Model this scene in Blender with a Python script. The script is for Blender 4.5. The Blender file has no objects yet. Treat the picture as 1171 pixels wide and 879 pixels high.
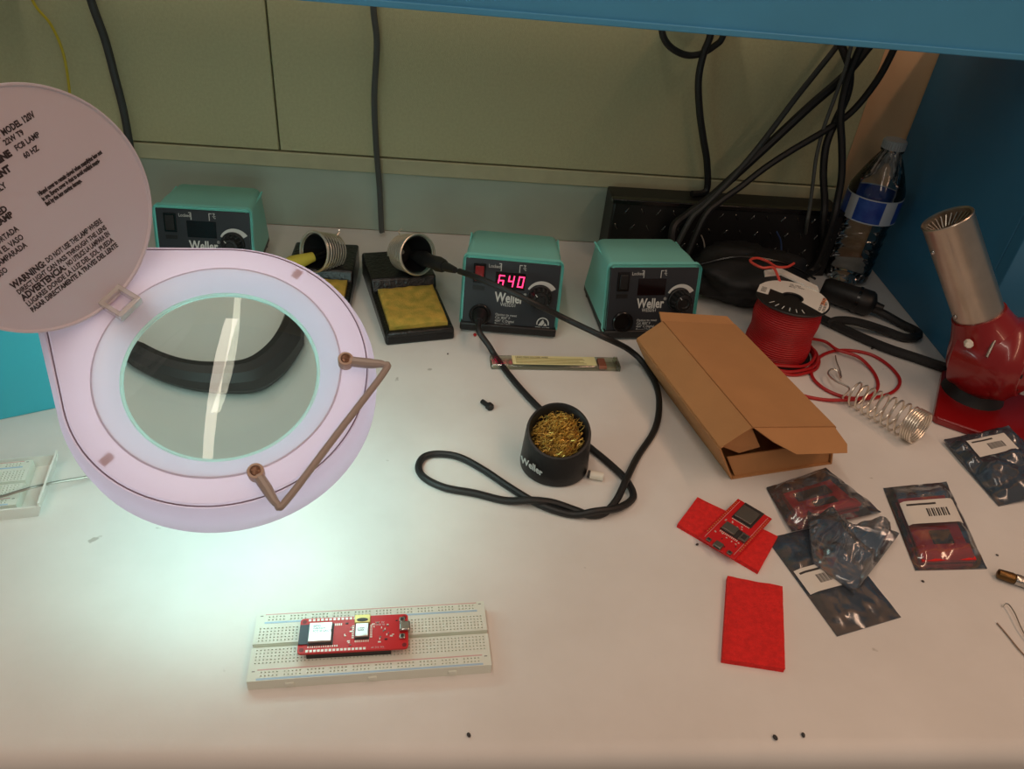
import bpy, math, random
from mathutils import Vector, Matrix, noise
random.seed(7)
scene = bpy.context.scene
col = scene.collection

# ------------------------------------------------------------------ camera
F_PX, W_PX, H_PX = 858.5, 1171.0, 879.0
CAM = Vector((0, 0, .4759))
AX = Vector((.99512, -.05129, .08446)); BX = Vector((-.03844, .58697, .80869)); CX = Vector((.09107, .80798, -.58213))
cd = bpy.data.cameras.new('camera'); cam = bpy.data.objects.new('camera', cd); col.objects.link(cam)
cd.sensor_fit = 'HORIZONTAL'; cd.sensor_width = 36; cd.lens = 36*F_PX/W_PX; cd.clip_start = .01
R3 = Matrix((AX, BX, -CX)).transposed().to_4x4()
cam.matrix_world = Matrix.Translation(CAM) @ R3
scene.camera = cam
def ray(px, py): return CX + AX*((px-585.5)/F_PX) - BX*((py-439.5)/F_PX)
def at(px, py, z=0.):
    d = ray(px, py); return CAM + d*((z-CAM.z)/d.z)
def atY(px, py, Y):
    d = ray(px, py); return CAM + d*(Y/d.y)

# ------------------------------------------------------------------ world, room lights, exposure
w = bpy.data.worlds.new('world'); scene.world = w; w.use_nodes = True
bg = w.node_tree.nodes['Background']; bg.inputs[0].default_value = (1.0, .86, .74, 1); bg.inputs[1].default_value = .15
def area(name, loc, target, sx, sy, power, color):
    l = bpy.data.lights.new(name, 'AREA'); l.shape = 'RECTANGLE'; l.size = sx; l.size_y = sy; l.energy = power; l.color = color
    o = bpy.data.objects.new(name, l); col.objects.link(o); o.location = loc
    o.rotation_euler = (Vector(target)-Vector(loc)).to_track_quat('-Z', 'Y').to_euler(); return o
# two rows of ceiling fluorescents running towards the wall (one shows as the strip mirrored in the lens)
area('ceiling_tube_row', (-.38, -1.1, 1.9), (-.38, -1.1, 0), .11, 4.2, 15, (1, .84, .69))
area('ceiling_tube_row_far', (1.15, -1.1, 1.9), (1.15, -1.1, 0), .11, 4.2, 22, (1, .59, .375))
vs = scene.view_settings
scene.display_settings.display_device = 'sRGB'
vs.view_transform = 'Standard'; vs.look = 'None'; vs.gamma = 1; vs.use_curve_mapping = False; vs.exposure = 0.0

# ------------------------------------------------------------------ helpers
def lin(c):
    return tuple(((x/255)/12.92 if x/255 <= .04045 else ((x/255+.055)/1.055)**2.4) for x in c)
MATS = {}
def mat(name, rgb, rough=.5, metal=0., var=0., vscale=30., bump=0., bscale=200., coat=0., emit=None, estr=0., srgb=True, spec=.5, vrgb=None):
    m = bpy.data.materials.new(name); m.use_nodes = True; nt = m.node_tree; b = nt.nodes['Principled BSDF']
    c = lin(rgb) if srgb else rgb
    b.inputs['Base Color'].default_value = (*c, 1); b.inputs['Roughness'].default_value = rough; b.inputs['Metallic'].default_value = metal
    b.inputs['Coat Weight'].default_value = coat; b.inputs['Specular IOR Level'].default_value = spec
    tc = nt.nodes.new('ShaderNodeTexCoord')
    if var > 0 or vrgb:
        n = nt.nodes.new('ShaderNodeTexNoise'); n.inputs['Scale'].default_value = vscale; n.inputs['Detail'].default_value = 6
        nt.links.new(tc.outputs['Object'], n.inputs['Vector'])
        r = nt.nodes.new('ShaderNodeValToRGB'); r.color_ramp.elements[0].position = .35; r.color_ramp.elements[1].position = .65
        c2 = lin(vrgb) if vrgb else tuple(min(1, x*(1+var)) for x in c)
        c1 = c if vrgb else tuple(x*(1-var) for x in c)
        r.color_ramp.elements[0].color = (*c1, 1); r.color_ramp.elements[1].color = (*c2, 1)
        nt.links.new(n.outputs['Fac'], r.inputs['Fac']); nt.links.new(r.outputs['Color'], b.inputs['Base Color'])
    if bump > 0:
        n = nt.nodes.new('ShaderNodeTexNoise'); n.inputs['Scale'].default_value = bscale; n.inputs['Detail'].default_value = 4
        nt.links.new(tc.outputs['Object'], n.inputs['Vector'])
        bp = nt.nodes.new('ShaderNodeBump'); bp.inputs['Strength'].default_value = bump; bp.inputs['Distance'].default_value = .001
        nt.links.new(n.outputs['Fac'], bp.inputs['Height']); nt.links.new(bp.outputs['Normal'], b.inputs['Normal'])
    if emit:
        b.inputs['Emission Color'].default_value = (*emit, 1); b.inputs['Emission Strength'].default_value = estr
    MATS[name] = m; return m
def glassy(name, tint, fac, rough=.05, gloss=(1, 1, 1), bump=0, bscale=60, body=None, bodyfac=0.):
    """thin clear film: tinted see-through body with a fresnel sheen"""
    m = bpy.data.materials.new(name); m.use_nodes = True; nt = m.node_tree; nt.nodes.clear()
    out = nt.nodes.new('ShaderNodeOutputMaterial'); mx = nt.nodes.new('ShaderNodeMixShader')
    t = nt.nodes.new('ShaderNodeBsdfTransparent'); t.inputs[0].default_value = (*tint, 1)
    g = nt.nodes.new('ShaderNodeBsdfGlossy'); g.inputs['Color'].default_value = (*gloss, 1); g.inputs['Roughness'].default_value = rough
    lw = nt.nodes.new('ShaderNodeFresnel'); lw.inputs[0].default_value = 1.5
    ma = nt.nodes.new('ShaderNodeMath'); ma.operation = 'ADD'; ma.use_clamp = True; ma.inputs[1].default_value = fac
    nt.links.new(lw.outputs[0], ma.inputs[0]); nt.links.new(ma.outputs[0], mx.inputs[0])
    base = t.outputs[0]
    if body:
        d = nt.nodes.new('ShaderNodeBsdfDiffuse'); d.inputs[0].default_value = (*body, 1)
        m2 = nt.nodes.new('ShaderNodeMixShader'); m2.inputs[0].default_value = bodyfac
        nt.links.new(t.outputs[0], m2.inputs[1]); nt.links.new(d.outputs[0], m2.inputs[2]); base = m2.outputs[0]
    nt.links.new(base, mx.inputs[1]); nt.links.new(g.outputs[0], mx.inputs[2]); nt.links.new(mx.outputs[0], out.inputs[0])
    if bump:
        n = nt.nodes.new('ShaderNodeTexNoise'); n.inputs['Scale'].default_value = bscale
        tc = nt.nodes.new('ShaderNodeTexCoord'); nt.links.new(tc.outputs['Object'], n.inputs['Vector'])
        bp = nt.nodes.new('ShaderNodeBump'); bp.inputs['Strength'].default_value = bump; bp.inputs['Distance'].default_value = .004
        nt.links.new(n.outputs['Fac'], bp.inputs['Height'])
        nt.links.new(bp.outputs['Normal'], g.inputs['Normal']); nt.links.new(bp.outputs['Normal'], lw.inputs['Normal'])
    MATS[name] = m; return m

class MB:
    def __init__(s): s.v = []; s.f = []
    def add(s, vs, fs, M=None):
        n = len(s.v); s.v += [tuple(M @ Vector(p)) if M else tuple(p) for p in vs]; s.f += [tuple(i+n for i in f) for f in fs]; return s
    def box(s, x0, x1, y0, y1, z0, z1, M=None):
        v = [(x0,y0,z0),(x1,y0,z0),(x1,y1,z0),(x0,y1,z0),(x0,y0,z1),(x1,y0,z1),(x1,y1,z1),(x0,y1,z1)]
        return s.add(v, [(0,3,2,1),(4,5,6,7),(0,1,5,4),(1,2,6,5),(2,3,7,6),(3,0,4,7)], M)
    def prism(s, poly, z0, z1, M=None):
        n = len(poly); v = [(p[0],p[1],z0) for p in poly]+[(p[0],p[1],z1) for p in poly]
        f = [tuple(range(n-1,-1,-1)), tuple(range(n,2*n))]+[(i,(i+1)%n,n+(i+1)%n,n+i) for i in range(n)]
        return s.add(v, f, M)
    def loft(s, rings, cap0=True, cap1=True, M=None):
        n = len(rings[0]); v = [p for r in rings for p in r]; f = []
        for k in range(len(rings)-1):
            for i in range(n): f.append((k*n+i, k*n+(i+1)%n, (k+1)*n+(i+1)%n, (k+1)*n+i))
        if cap0: f.append(tuple(range(n-1,-1,-1)))
        if cap1: f.append(tuple(range((len(rings)-1)*n, len(rings)*n)))
        return s.add(v, f, M)
    def lathe(s, prof, n=40, M=None, cap0=True, cap1=True):
        return s.loft([[(r*math.cos(2*math.pi*i/n), r*math.sin(2*math.pi*i/n), z) for i in range(n)] for r, z in prof], cap0, cap1, M)
    def tube(s, pts, r, n=8, closed=False, M=None, rs=None):
        pts = [Vector(p) for p in pts]; rings = []; N = len(pts); up = None
        for i, p in enumerate(pts):
            a = pts[(i-1) % N] if (closed or i > 0) else p; b = pts[(i+1) % N] if (closed or i < N-1) else p
            t = (b-a).normalized()
            if up is None: up = Vector((0,0,1)) if abs(t.z) < .9 else Vector((1,0,0))
            x = t.cross(up)
            if x.length < 1e-6: x = t.orthogonal()
            x.normalize(); up = x.cross(t).normalized(); rr = rs[i] if rs else r
            rings.append([tuple(p+x*(rr*math.cos(2*math.pi*k/n))+up*(rr*math.sin(2*math.pi*k/n))) for k in range(n)])
        if closed: rings.append(rings[0]); return s.loft(rings, False, False, M)
        return s.loft(rings, True, True, M)
    def sphere(s, c, r, n=16, m=10, sc=(1,1,1)):
        rings = [[(c[0]+sc[0]*r*math.sin(t)*math.cos(2*math.pi*i/n), c[1]+sc[1]*r*math.sin(t)*math.sin(2*math.pi*i/n), c[2]-sc[2]*r*math.cos(t)) for i in range(n)] for t in [math.pi*(k+.02)/(m+.04) for k in range(m+1)]]
        return s.loft(rings)
def mesh_of(name, mb, m, smooth=True, ang=35):
    me = bpy.data.meshes.new(name); me.from_pydata(mb.v, [], mb.f); me.update()
    if m: me.materials.append(MATS[m] if isinstance(m, str) else m)
    if smooth:
        me.polygons.foreach_set('use_smooth', [True]*len(me.polygons)); me.set_sharp_from_angle(angle=math.radians(ang))
    return me
def obj(name, mb, m, parent=None, bevel=0., seg=2, smooth=True, ang=35, loc=None, M=None):
    o = bpy.data.objects.new(name, mesh_of(name, mb, m, smooth, ang)); col.objects.link(o)
    if parent: o.parent = parent
    if loc: o.location = loc
    if M is not None: o.matrix_local = M
    if bevel:
        md = o.modifiers.new('bevel', 'BEVEL'); md.width = bevel; md.segments = seg; md.limit_method = 'ANGLE'; md.angle_limit = math.radians(35); md.harden_normals = False
    return o
def thing(name, label, cat, loc=(0,0,0), rz=0., group=None, M=None):
    o = bpy.data.objects.new(name, None); col.objects.link(o); o.empty_display_size = .02
    if M is not None: o.matrix_world = M
    else: o.location = loc; o.rotation_euler = (0,0,rz)
    return tag(o, label, cat, group)
def tag(o, label, cat, group=None):
    o['label'] = label; o['category'] = cat
    if group: o['group'] = group
    return o
def struct(o): o['kind'] = 'structure'; return o
def copy_tree(o, parent=None):
    c = o.copy(); col.objects.link(c); c.parent = parent
    for ch in list(o.children): copy_tree(ch, c)
    return c
def text(name, s, size, m, parent, M, align='LEFT', ext=.00008, bold=0., sx=1., spacing=1.):
    cu = bpy.data.curves.new(name, 'FONT'); cu.body = s; cu.size = size; cu.align_x = align; cu.extrude = ext; cu.offset = bold; cu.resolution_u = 2
    cu.space_line = spacing
    t = bpy.data.objects.new(name+'_tmp', cu); col.objects.link(t)
    dg = bpy.context.evaluated_depsgraph_get(); me = bpy.data.meshes.new_from_object(t.evaluated_get(dg)); me.name = name
    bpy.data.objects.remove(t); bpy.data.curves.remove(cu)
    me.materials.clear(); me.materials.append(MATS[m])
    o = bpy.data.objects.new(name, me); col.objects.link(o); o.parent = parent
    o.matrix_local = M @ Matrix.Diagonal((sx, 1, 1, 1)); return o
def spline(P, k=8, closed=False):
    P = [Vector(p) for p in P]; out = []; n = len(P)
    for i in range(n if closed else n-1):
        if closed: a, b, c, d = P[(i-1) % n], P[i], P[(i+1) % n], P[(i+2) % n]
        else: a, b, c, d = P[max(i-1,0)], P[i], P[i+1], P[min(i+2,n-1)]
        for j in range(k):
            t = j/k; out.append(.5*((2*b)+(c-a)*t+(2*a-5*b+4*c-d)*t*t+(3*b-a-3*c+d)*t**3))
    if not closed: out.append(P[-1])
    return out
def frame(o, x, y, z):
    return Matrix.Translation(Vector(o)) @ Matrix((Vector(x), Vector(y), Vector(z))).transposed().to_4x4()
def axis_frame(o, d, ref=(0,0,1)):
    z = Vector(d).normalized(); x = Vector(ref).cross(z)
    if x.length < 1e-5: x = z.orthogonal()
    x.normalize(); return frame(o, x, z.cross(x), z)
def T(x, y, z): return Matrix.Translation((x, y, z))
def RX(a): return Matrix.Rotation(math.radians(a), 4, 'X')
def RY(a): return Matrix.Rotation(math.radians(a), 4, 'Y')
def RZ(a): return Matrix.Rotation(math.radians(a), 4, 'Z')

# ------------------------------------------------------------------ materials
def table_material():
    m = mat('laminate', (226, 222, 216), .42, bump=.05, bscale=500); nt = m.node_tree; b = nt.nodes['Principled BSDF']
    tc = nt.nodes.new('ShaderNodeTexCoord')
    def noise_ramp(scale, p0, p1, c0, c1, detail=5, rough=.6):
        n = nt.nodes.new('ShaderNodeTexNoise'); n.inputs['Scale'].default_value = scale; n.inputs['Detail'].default_value = detail; n.inputs['Roughness'].default_value = rough
        nt.links.new(tc.outputs['Object'], n.inputs['Vector'])
        r = nt.nodes.new('ShaderNodeValToRGB'); r.color_ramp.elements[0].position = p0; r.color_ramp.elements[1].position = p1
        r.color_ramp.elements[0].color = (*c0, 1); r.color_ramp.elements[1].color = (*c1, 1); nt.links.new(n.outputs['Fac'], r.inputs['Fac']); return r.outputs['Color']
    a = noise_ramp(7, .3, .7, (.71, .69, .66), (.80, .785, .76))
    s = noise_ramp(46, .735, .765, (1, 1, 1), (.62, .60, .57), 3, .45)      # grimy specks
    k = noise_ramp(18, .70, .80, (1, 1, 1), (.80, .78, .75), 6)             # soft stains
    def mul(x, y):
        mx = nt.nodes.new('ShaderNodeMix'); mx.data_type = 'RGBA'; mx.blend_type = 'MULTIPLY'; mx.inputs[0].default_value = 1
        nt.links.new(x, mx.inputs[6]); nt.links.new(y, mx.inputs[7]); return mx.outputs[2]
    nt.links.new(mul(mul(a, s), k), b.inputs['Base Color'])
table_material()
mat('tan_paint', (240, 198, 152), .8, var=.05, vscale=8, bump=.1, bscale=150)
mat('pinboard', (190, 190, 150), .9, var=.04, vscale=260, bump=.5, bscale=900)
mat('pin_rail', (188, 188, 154), .8, var=.05, vscale=40)
mat('backsplash', (172, 188, 174), .55, var=.04, vscale=12)
mat('shelf_blue', (78, 160, 204), .5, var=.04, vscale=10)
mat('panel_blue', (56, 124, 164), .45, var=.06, vscale=6)
mat('teal', (134, 208, 198), .45, var=.02, vscale=20, bump=.08, bscale=1500)
mat('teal_rim', (134, 224, 216), .4)
mat('black_panel', (44, 48, 54), .4)
mat('black', (22, 22, 23), .45, bump=.1, bscale=900)
mat('black_gloss', (18, 18, 19), .22)
mat('black_cast', (16, 16, 18), .28, bump=1.0, bscale=260)
mat('rubber', (26, 27, 28), .5, var=.15, vscale=60)
mat('cable_grey', (78, 82, 80), .55)
mat('cable_dark', (50, 54, 54), .55)
mat('cable_yellow', (198, 180, 40), .5)
mat('print_white', (205, 208, 205), .6)
mat('print_black', (58, 48, 52), .7)
mat('led_red', (255, 40, 70), .4, emit=(1, .03, .13), estr=3.2)
mat('display', (22, 10, 12), .15)
mat('switch_red', (110, 18, 20), .3, emit=(1, .05, .05), estr=.04)
mat('steel', (190, 188, 184), .25, 1.)
mat('steel_dull', (176, 170, 160), .38, 1., var=.08, vscale=80)
mat('coil_steel', (232, 224, 210), .3, .85)
mat('brass', (232, 196, 104), .35, .8, var=.2, vscale=300)
mat('sponge', (200, 162, 70), .95, vrgb=(158, 142, 56), vscale=80, bump=1., bscale=700)
mat('cardboard', (184, 134, 86), .85, var=.04, vscale=25, bump=.15, bscale=350)
mat('cardboard_edge', (150, 104, 62), .9)
mat('red_wire', (176, 26, 30), .4)
mat('paper', (226, 222, 214), .7)
mat('paper_warm', (232, 224, 168), .7)
mat('ink', (60, 58, 58), .7)
mat('ink_orange', (214, 120, 60), .7)
mat('pcb_red', (206, 26, 32), .35)
mat('pcb_dark', (120, 14, 20), .4)
mat('chip', (52, 50, 50), .4)
mat('antenna', (60, 72, 84), .4)
mat('can_metal', (225, 224, 220), .3, .85)
mat('can_dull', (128, 124, 116), .35, .8)
mat('gold', (232, 196, 110), .3, .8)
mat('solder', (235, 230, 220), .35, .3)
mat('foam_red', (226, 40, 38), .95, var=.1, vscale=220, bump=1., bscale=700)
mat('breadboard', (228, 233, 222), .5)
mat('hole_dark', (120, 120, 115), .8)
mat('rail_red', (214, 170, 168), .6)
mat('rail_blue', (172, 203, 226), .6)
mat('gun_red', (140, 16, 20), .28, coat=.4)
mat('bottle_cap', (150, 160, 165), .4)
mat('label_blue', (28, 60, 150), .4, vrgb=(50, 90, 175), vscale=60)
mat('label_pale', (190, 200, 210), .4)
mat('ivory', (232, 228, 214), .5)
mat('lamp_handle', (166, 152, 144), .35)
mat('lid_plastic', (214, 204, 214), .5)
mat('yellow_foam', (196, 184, 70), .7)
mat('pouch', (24, 24, 26), .6, bump=.4, bscale=90)
mat('tray_white', (228, 228, 222), .4)
glassy('bottle_film', (.95, .96, .96), .0, .06, bump=.12, bscale=40)
glassy('clear_plastic', (.86, .90, .80), .06, .12)
glassy('esd_film', (.80, .82, .85), .07, .13, (.80, .82, .84), bump=.3, bscale=45, body=(.20, .21, .225), bodyfac=.24)
glassy('esd_film_dark', (.50, .54, .60), .09, .16, (.70, .76, .82), bump=.3, bscale=45, body=(.12, .145, .18), bodyfac=.4)
glassy('clip_clear', (.9, .88, .85), .15, .1, body=(.85, .80, .74), bodyfac=.45)
def lens_glass():
    m = bpy.data.materials.new('lens_glass'); m.use_nodes = True; nt = m.node_tree; nt.nodes.clear()
    o = nt.nodes.new('ShaderNodeOutputMaterial'); g = nt.nodes.new('ShaderNodeBsdfGlass'); g.inputs['IOR'].default_value = 1.5; g.inputs['Roughness'].default_value = 0.
    g.inputs['Color'].default_value = (.93, .97, .95, 1); nt.links.new(g.outputs[0], o.inputs[0]); MATS['lens_glass'] = m
lens_glass()
def shell_plastic(name, rgb, trans, mixf):
    m = bpy.data.materials.new(name); m.use_nodes = True; nt = m.node_tree; nt.nodes.clear()
    o = nt.nodes.new('ShaderNodeOutputMaterial'); d = nt.nodes.new('ShaderNodeBsdfDiffuse'); t = nt.nodes.new('ShaderNodeBsdfTranslucent')
    d.inputs[0].default_value = (*lin(rgb), 1); t.inputs[0].default_value = (*lin(trans), 1)
    mx = nt.nodes.new('ShaderNodeMixShader'); mx.inputs[0].default_value = mixf
    g = nt.nodes.new('ShaderNodeBsdfGlossy'); g.inputs['Roughness'].default_value = .3
    m2 = nt.nodes.new('ShaderNodeMixShader'); m2.inputs[0].default_value = .04
    nt.links.new(d.outputs[0], mx.inputs[1]); nt.links.new(t.outputs[0], mx.inputs[2])
    nt.links.new(mx.outputs[0], m2.inputs[1]); nt.links.new(g.outputs[0], m2.inputs[2]); nt.links.new(m2.outputs[0], o.inputs[0]); MATS[name] = m
shell_plastic('lamp_shell', (206, 186, 200), (222, 186, 212), .13)
shell_plastic('lamp_collar', (214, 206, 222), (226, 216, 246), .085)
shell_plastic('rim_glow', (205, 232, 230), (220, 248, 246), .28)
def emitter(name, rgb, s):
    m = bpy.data.materials.new(name); m.use_nodes = True; nt = m.node_tree; nt.nodes.clear()
    o = nt.nodes.new('ShaderNodeOutputMaterial'); e = nt.nodes.new('ShaderNodeEmission'); e.inputs[0].default_value = (*rgb, 1); e.inputs[1].default_value = s
    nt.links.new(e.outputs[0], o.inputs[0]); MATS[name] = m
emitter('tube_glow', (.62, 1.0, .90), 11.5)

# ------------------------------------------------------------------ the setting
YW, YF, ZP, YS, ZS = 1.0308, .2486, .1103, .7741, .3435
bench = thing('workbench', 'white laminate workbench top holding all the soldering tools', 'workbench')
poly = [(YW+.0038, -.04), (YW+.0038, 0)] + [(YF+.014-.014*math.sin(a), -.014+.014*math.cos(a)) for a in [i*math.pi/12 for i in range(7)]] + [(YF, -.04)]
mb = MB(); mb.prism(poly, -1.25, 1.05, Matrix(((0,0,1,0),(1,0,0,0),(0,1,0,0),(0,0,0,1))))
obj('worktop', mb, 'laminate', bench)
for x in (-1.2, .97):
    for y in (.30, .98):
        obj('leg', MB().box(x, x+.05, y, y+.05, -.75, -.04), 'steel_dull', bench, .004)
obj('floor', MB().box(-2.5, 2.5, -2.5, YW+.1, -.78, -.75), mat('floor_tile', (150, 140, 128), .6, var=.1, vscale=5))
struct(bpy.data.objects['floor'])
wall = struct(obj('wall_back', MB().box(-2.5, 2.5, YW+.018, YW+.1, -.75, 2.4), 'tan_paint'))
for x0, x1 in ((-1.4, -.2353), (-.2333, .562)):
    obj('pinboard_panel', MB().box(x0, x1, YW, YW+.02, ZP+.001, 1.1), 'pinboard', wall, .0015)
obj('pinboard_rail', MB().box(-1.4, .562, YW-.001, YW+.02, .088, ZP-.001), 'pin_rail', wall, .0015)
obj('backsplash', MB().box(-1.4, .60, YW+.004, YW+.02, .0, .087), 'backsplash', wall, .001)
shelf = thing('overhead_shelf', 'blue painted overhead shelf crossing above the pinboard wall', 'shelf', (0, .9, ZS))
obj('shelf_board', MB().box(-1.3, 1.05, YS-.9+.02, YW-.90-.085, 0.001, .028), 'shelf_blue', shelf, .002)
obj('fascia', MB().box(-1.3, 1.05, YS-.9, YS-.9+.02, 0, .13), 'shelf_blue', shelf, .003)
for x in (-1.2, -.55, .30, .98): obj('bracket', MB().box(x, x+.03, YW-.90-.086, YW-.90-.0005, -.0, .03), 'shelf_blue', shelf, .001)
obj('front_lip', MB().box(-1.3, 1.05, YS-.9-.003, YS-.9, .0, .006), 'shelf_blue', shelf, .001)
bp = thing('side_panel', 'dark blue upright side panel at right end of the bench', 'panel', (.628, .82, 0))
obj('board', MB().box(0, .02, -.078, YW+.012-.82, .0, ZS-.0005), 'panel_blue', bp, .001)
obj('face_board', MB().box(0, .30, -.098, -.079, .0, ZS+.12), 'panel_blue', bp, .001)
bp.rotation_euler.z = math.radians(-4.)

# ------------------------------------------------------------------ magnifier lamp
LC = Vector((-.1513, .4329, .1629)); LN = Vector((.1024, -.5218, 1)).normalized()
LU = Vector((0,1,0)).cross(LN).normalized(); LV = LN.cross(LU)
PHI = math.radians(153)
def build_lamp():
    M0 = frame(LC, LU, LV, LN)
    root = thing('magnifier_lamp', 'round pinkish lit magnifier lamp with open lid, hanging over the bench', 'lamp', M=M0)
    # outline radius of the teardrop in direction a (neck towards PHI)
    N = 96
    def out(a, R, neck, hw):
        # polygonal support: hull of a circle of radius R and a small circle (radius hw) at distance neck along PHI
        best = 0
        d = Vector((math.cos(a), math.sin(a)))
        c = Vector((math.cos(PHI), math.sin(PHI)))
        # ray from origin against the hull: binary search with signed distance of the tapered capsule
        lo, hi = 0, .4
        def sd(p):
            x = p.dot(c); y = abs(p.x*c.y-p.y*c.x); b = (R-hw)/neck; ca = math.sqrt(1-b*b); k = -b*0+0
            t = x*ca*0
            kk = -b*y*0
            q = x*ca - 0
            dot = y*(-b) + x*ca
            if dot < 0: return math.hypot(x, y)-R
            if dot > ca*neck: return math.hypot(x-neck, y)-hw
            return y*ca + x*b - R
        for _ in range(40):
            mid = (lo+hi)/2
            if sd(d*mid) < 0: lo = mid
            else: hi = mid
        return lo
    A = [2*math.pi*i/N for i in range(N)]
    def ring(R, neck, hw, z): return [(out(a, R, neck, hw)*math.cos(a), out(a, R, neck, hw)*math.sin(a), z) for a in A]
    def circ(r, z): return [(r*math.cos(a), r*math.sin(a), z) for a in A]
    # pink shell: from the collar rim over the flat top, round the shoulder and down the skirt
    sh = MB().loft([circ(.0785, .0125), circ(.081, .0128), ring(.0955, .118, .024, .0115), ring(.0968, .118, .0252, .0106), ring(.0985, .119, .027, .0106),
                    ring(.1015, .12, .030, .0065), ring(.1035, .121, .032, .000), ring(.1045, .122, .033, -.010), ring(.1045, .122, .033, -.024), ring(.1035, .122, .032, -.025)], False, False)
    s = obj('shell', sh, 'lamp_shell', root, ang=25)
    # groove line along the shoulder and faint moulded ribs
    g = MB(); pts = ring(.0972, .118, .0256, .0107); g.tube(pts, .00045, 6, True); obj('seam', g, mat('seam', (120, 98, 112), .6), s)
    for k, (a, r0, r1) in enumerate(((66, .086, .094), (-126, .086, .094))):
        mb = MB(); a = math.radians(a)
        mb.box(r0, r1, -.0028, .0028, .0108, .0112); obj('inner_stud', mb, mat('stud', (176, 142, 146), .6) if k == 0 else 'stud', s, M=Matrix.Rotation(a, 4, 'Z'))
    # white collar, flaring from the glass up to the rim
    cl = MB().loft([circ(.0648, .0028), circ(.068, .006), circ(.0765, .0125), circ(.0788, .0132), circ(.0800, .0126)], False, False)
    c = obj('collar', cl, 'lamp_collar', root, ang=25)
    obj('glass_rim', MB().tube(circ(.0640, .0018), .0015, 8, True), 'rim_glow', c)
    # biconvex glass
    prof = []
    Rl, rr, e = .32, .0632, .0015
    zc = math.sqrt(Rl*Rl-rr*rr)
    for i in range(13):
        r = rr*i/12; prof.append((max(r, 1e-5), -(e+math.sqrt(Rl*Rl-r*r)-zc)))
    prof += [(max(rr*i/12, 1e-5), e+math.sqrt(Rl*Rl-(rr*i/12)**2)-zc) for i in range(12, -1, -1)]
    obj('lens', MB().lathe(prof, 96), 'lens_glass', root, ang=60)
    # circular fluorescent tube under the shell
    tb = MB(); a0 = PHI+.12
    tb.tube([(.0845*math.cos(a0+t*(2*math.pi-.24)/60), .0845*math.sin(a0+t*(2*math.pi-.24)/60), -.0095) for t in range(61)], .0085, 12)
    tube = obj('fluorescent_tube', tb, 'tube_glow', root)
    obj('tube_socket', MB().box(-.012, .012, -.016, .016, -.02, .002), 'ivory', root, .002, M=RZ(math.degrees(PHI)) @ T(.0845, 0, 0))
    # handle: flattened wire bail on two screws
    a1, a2 = math.radians(9.5), math.radians(-63)
    p1 = Vector((.0825*math.cos(a1), .0825*math.sin(a1), .0165)); p2 = Vector((.0825*math.cos(a2), .0825*math.sin(a2), .0165))
    q1 = Vector((.112*math.cos(a1-.06), .112*math.sin(a1-.06), .021)); q2 = Vector((.112*math.cos(a2+.06), .112*math.sin(a2+.06), .021))
    path = spline([p1, p1.lerp(q1, .55), q1.lerp(p1, .12)+Vector((0,0,.0005)), q1.lerp(q2, .05), q1.lerp(q2, .5), q1.lerp(q2, .95), q2.lerp(p2, .12)+Vector((0,0,.0005)), p2.lerp(q2, .45), p2], 8)
    n = len(path); rs = [.0036 if min(i, n-1-i) < 8 else (.0036-.0012*min(1, (min(i, n-1-i)-8)/8)) for i in range(n)]
    h = obj('handle', MB().tube(path, .0024, 10, rs=rs), 'lamp_handle', root)
    for p in (p1, p2):
        sc = MB(); sc.lathe([(.0052, -.004), (.0054, .003), (.005, .004), (.0036, .0042), (.0034, .003)], 20)
        b = obj('screw_boss', sc, mat('boss', (188, 160, 140), .35) if 'boss' not in MATS else 'boss', h, loc=p)
        s1 = MB().lathe([(.0032, .003), (.003, .0038), (.0022, .0041)], 16); s1.box(-.0026, .0026, -.0004, .0004, .0038, .0044); s1.box(-.0004, .0004, -.0026, .0026, .0038, .0044)
        obj('screw', s1, mat('screw_bronze', (120, 88, 70), .35, .8) if 'screw_bronze' not in MATS else 'screw_bronze', h, loc=p)
    # hinged lid, thrown open past upright
    e1 = Vector((math.cos(PHI), math.sin(PHI), 0)); e2 = Vector((0,0,1)).cross(e1); th = math.radians(115)
    dr = -e1*math.cos(th)+Vector((0,0,1))*math.sin(th); H = e1*.088+Vector((0,0,.014)); lc = H+dr*.074
    X = -e2; Z = X.cross(dr); ML = frame(lc, X, dr, Z)
    lid = obj('lid', MB().lathe([(.0001, -.004), (.070, -.004), (.0735, -.003), (.0745, -.0005), (.0742, .0012), (.0732, .0012), (.0722, 0), (.0001, 0)], 96), 'lid_plastic', root, M=ML, ang=50)
    RT = RZ(-4)
    def lt(s_, x, y, size, bold=0., sx=.85): text('lettering', s_, size*1.06, 'print_black', lid, T(x/1000, y/1000, .0002) @ RT, bold=bold+.00012, sx=sx*.94)
    lt('WARNING:', -42, -24.2, .0056, .00012); lt('DO NOT USE THE LAMP WHERE', -16.5, -25.5, .0046, 0, .66)
    lt('DIRECT LIGHT CAN PASS THROUGH THE LENS', -42, -28.8, .0042, 0, .78)
    lt('ADVERTENCIA:', -42.5, -33.8, .0056, .00012); lt('NO UTILICE LA LAMPARA EN', -8.5, -35.9, .0046, 0, .58)
    lt('LUGARES DONDE LA LUZ DEL SOL PUEDA', -43, -38.4, .0044, 0, .82); lt('PASAR DIRECTAMENTE A TRAVES DEL LENTE', -43.5, -43, .0044, .00004, .78)
    lt('Hinged cover to remain closed when magnifying lens not\nin use. Ensure cover is shut to avoid sunlight magni-\nfied by the lens causing damage.', 6.5, 8.6, .0034, .0001, .62)
    lt('MAGNIFYING LAMP MODEL 120V', -22, 48.5, .0048, .00005, .8)
    lt('USE ONLY TYPE', -22, 42.5, .0042, 0, .9); lt('22W T9', 10, 41.5, .0042, 0, .9)
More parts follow.
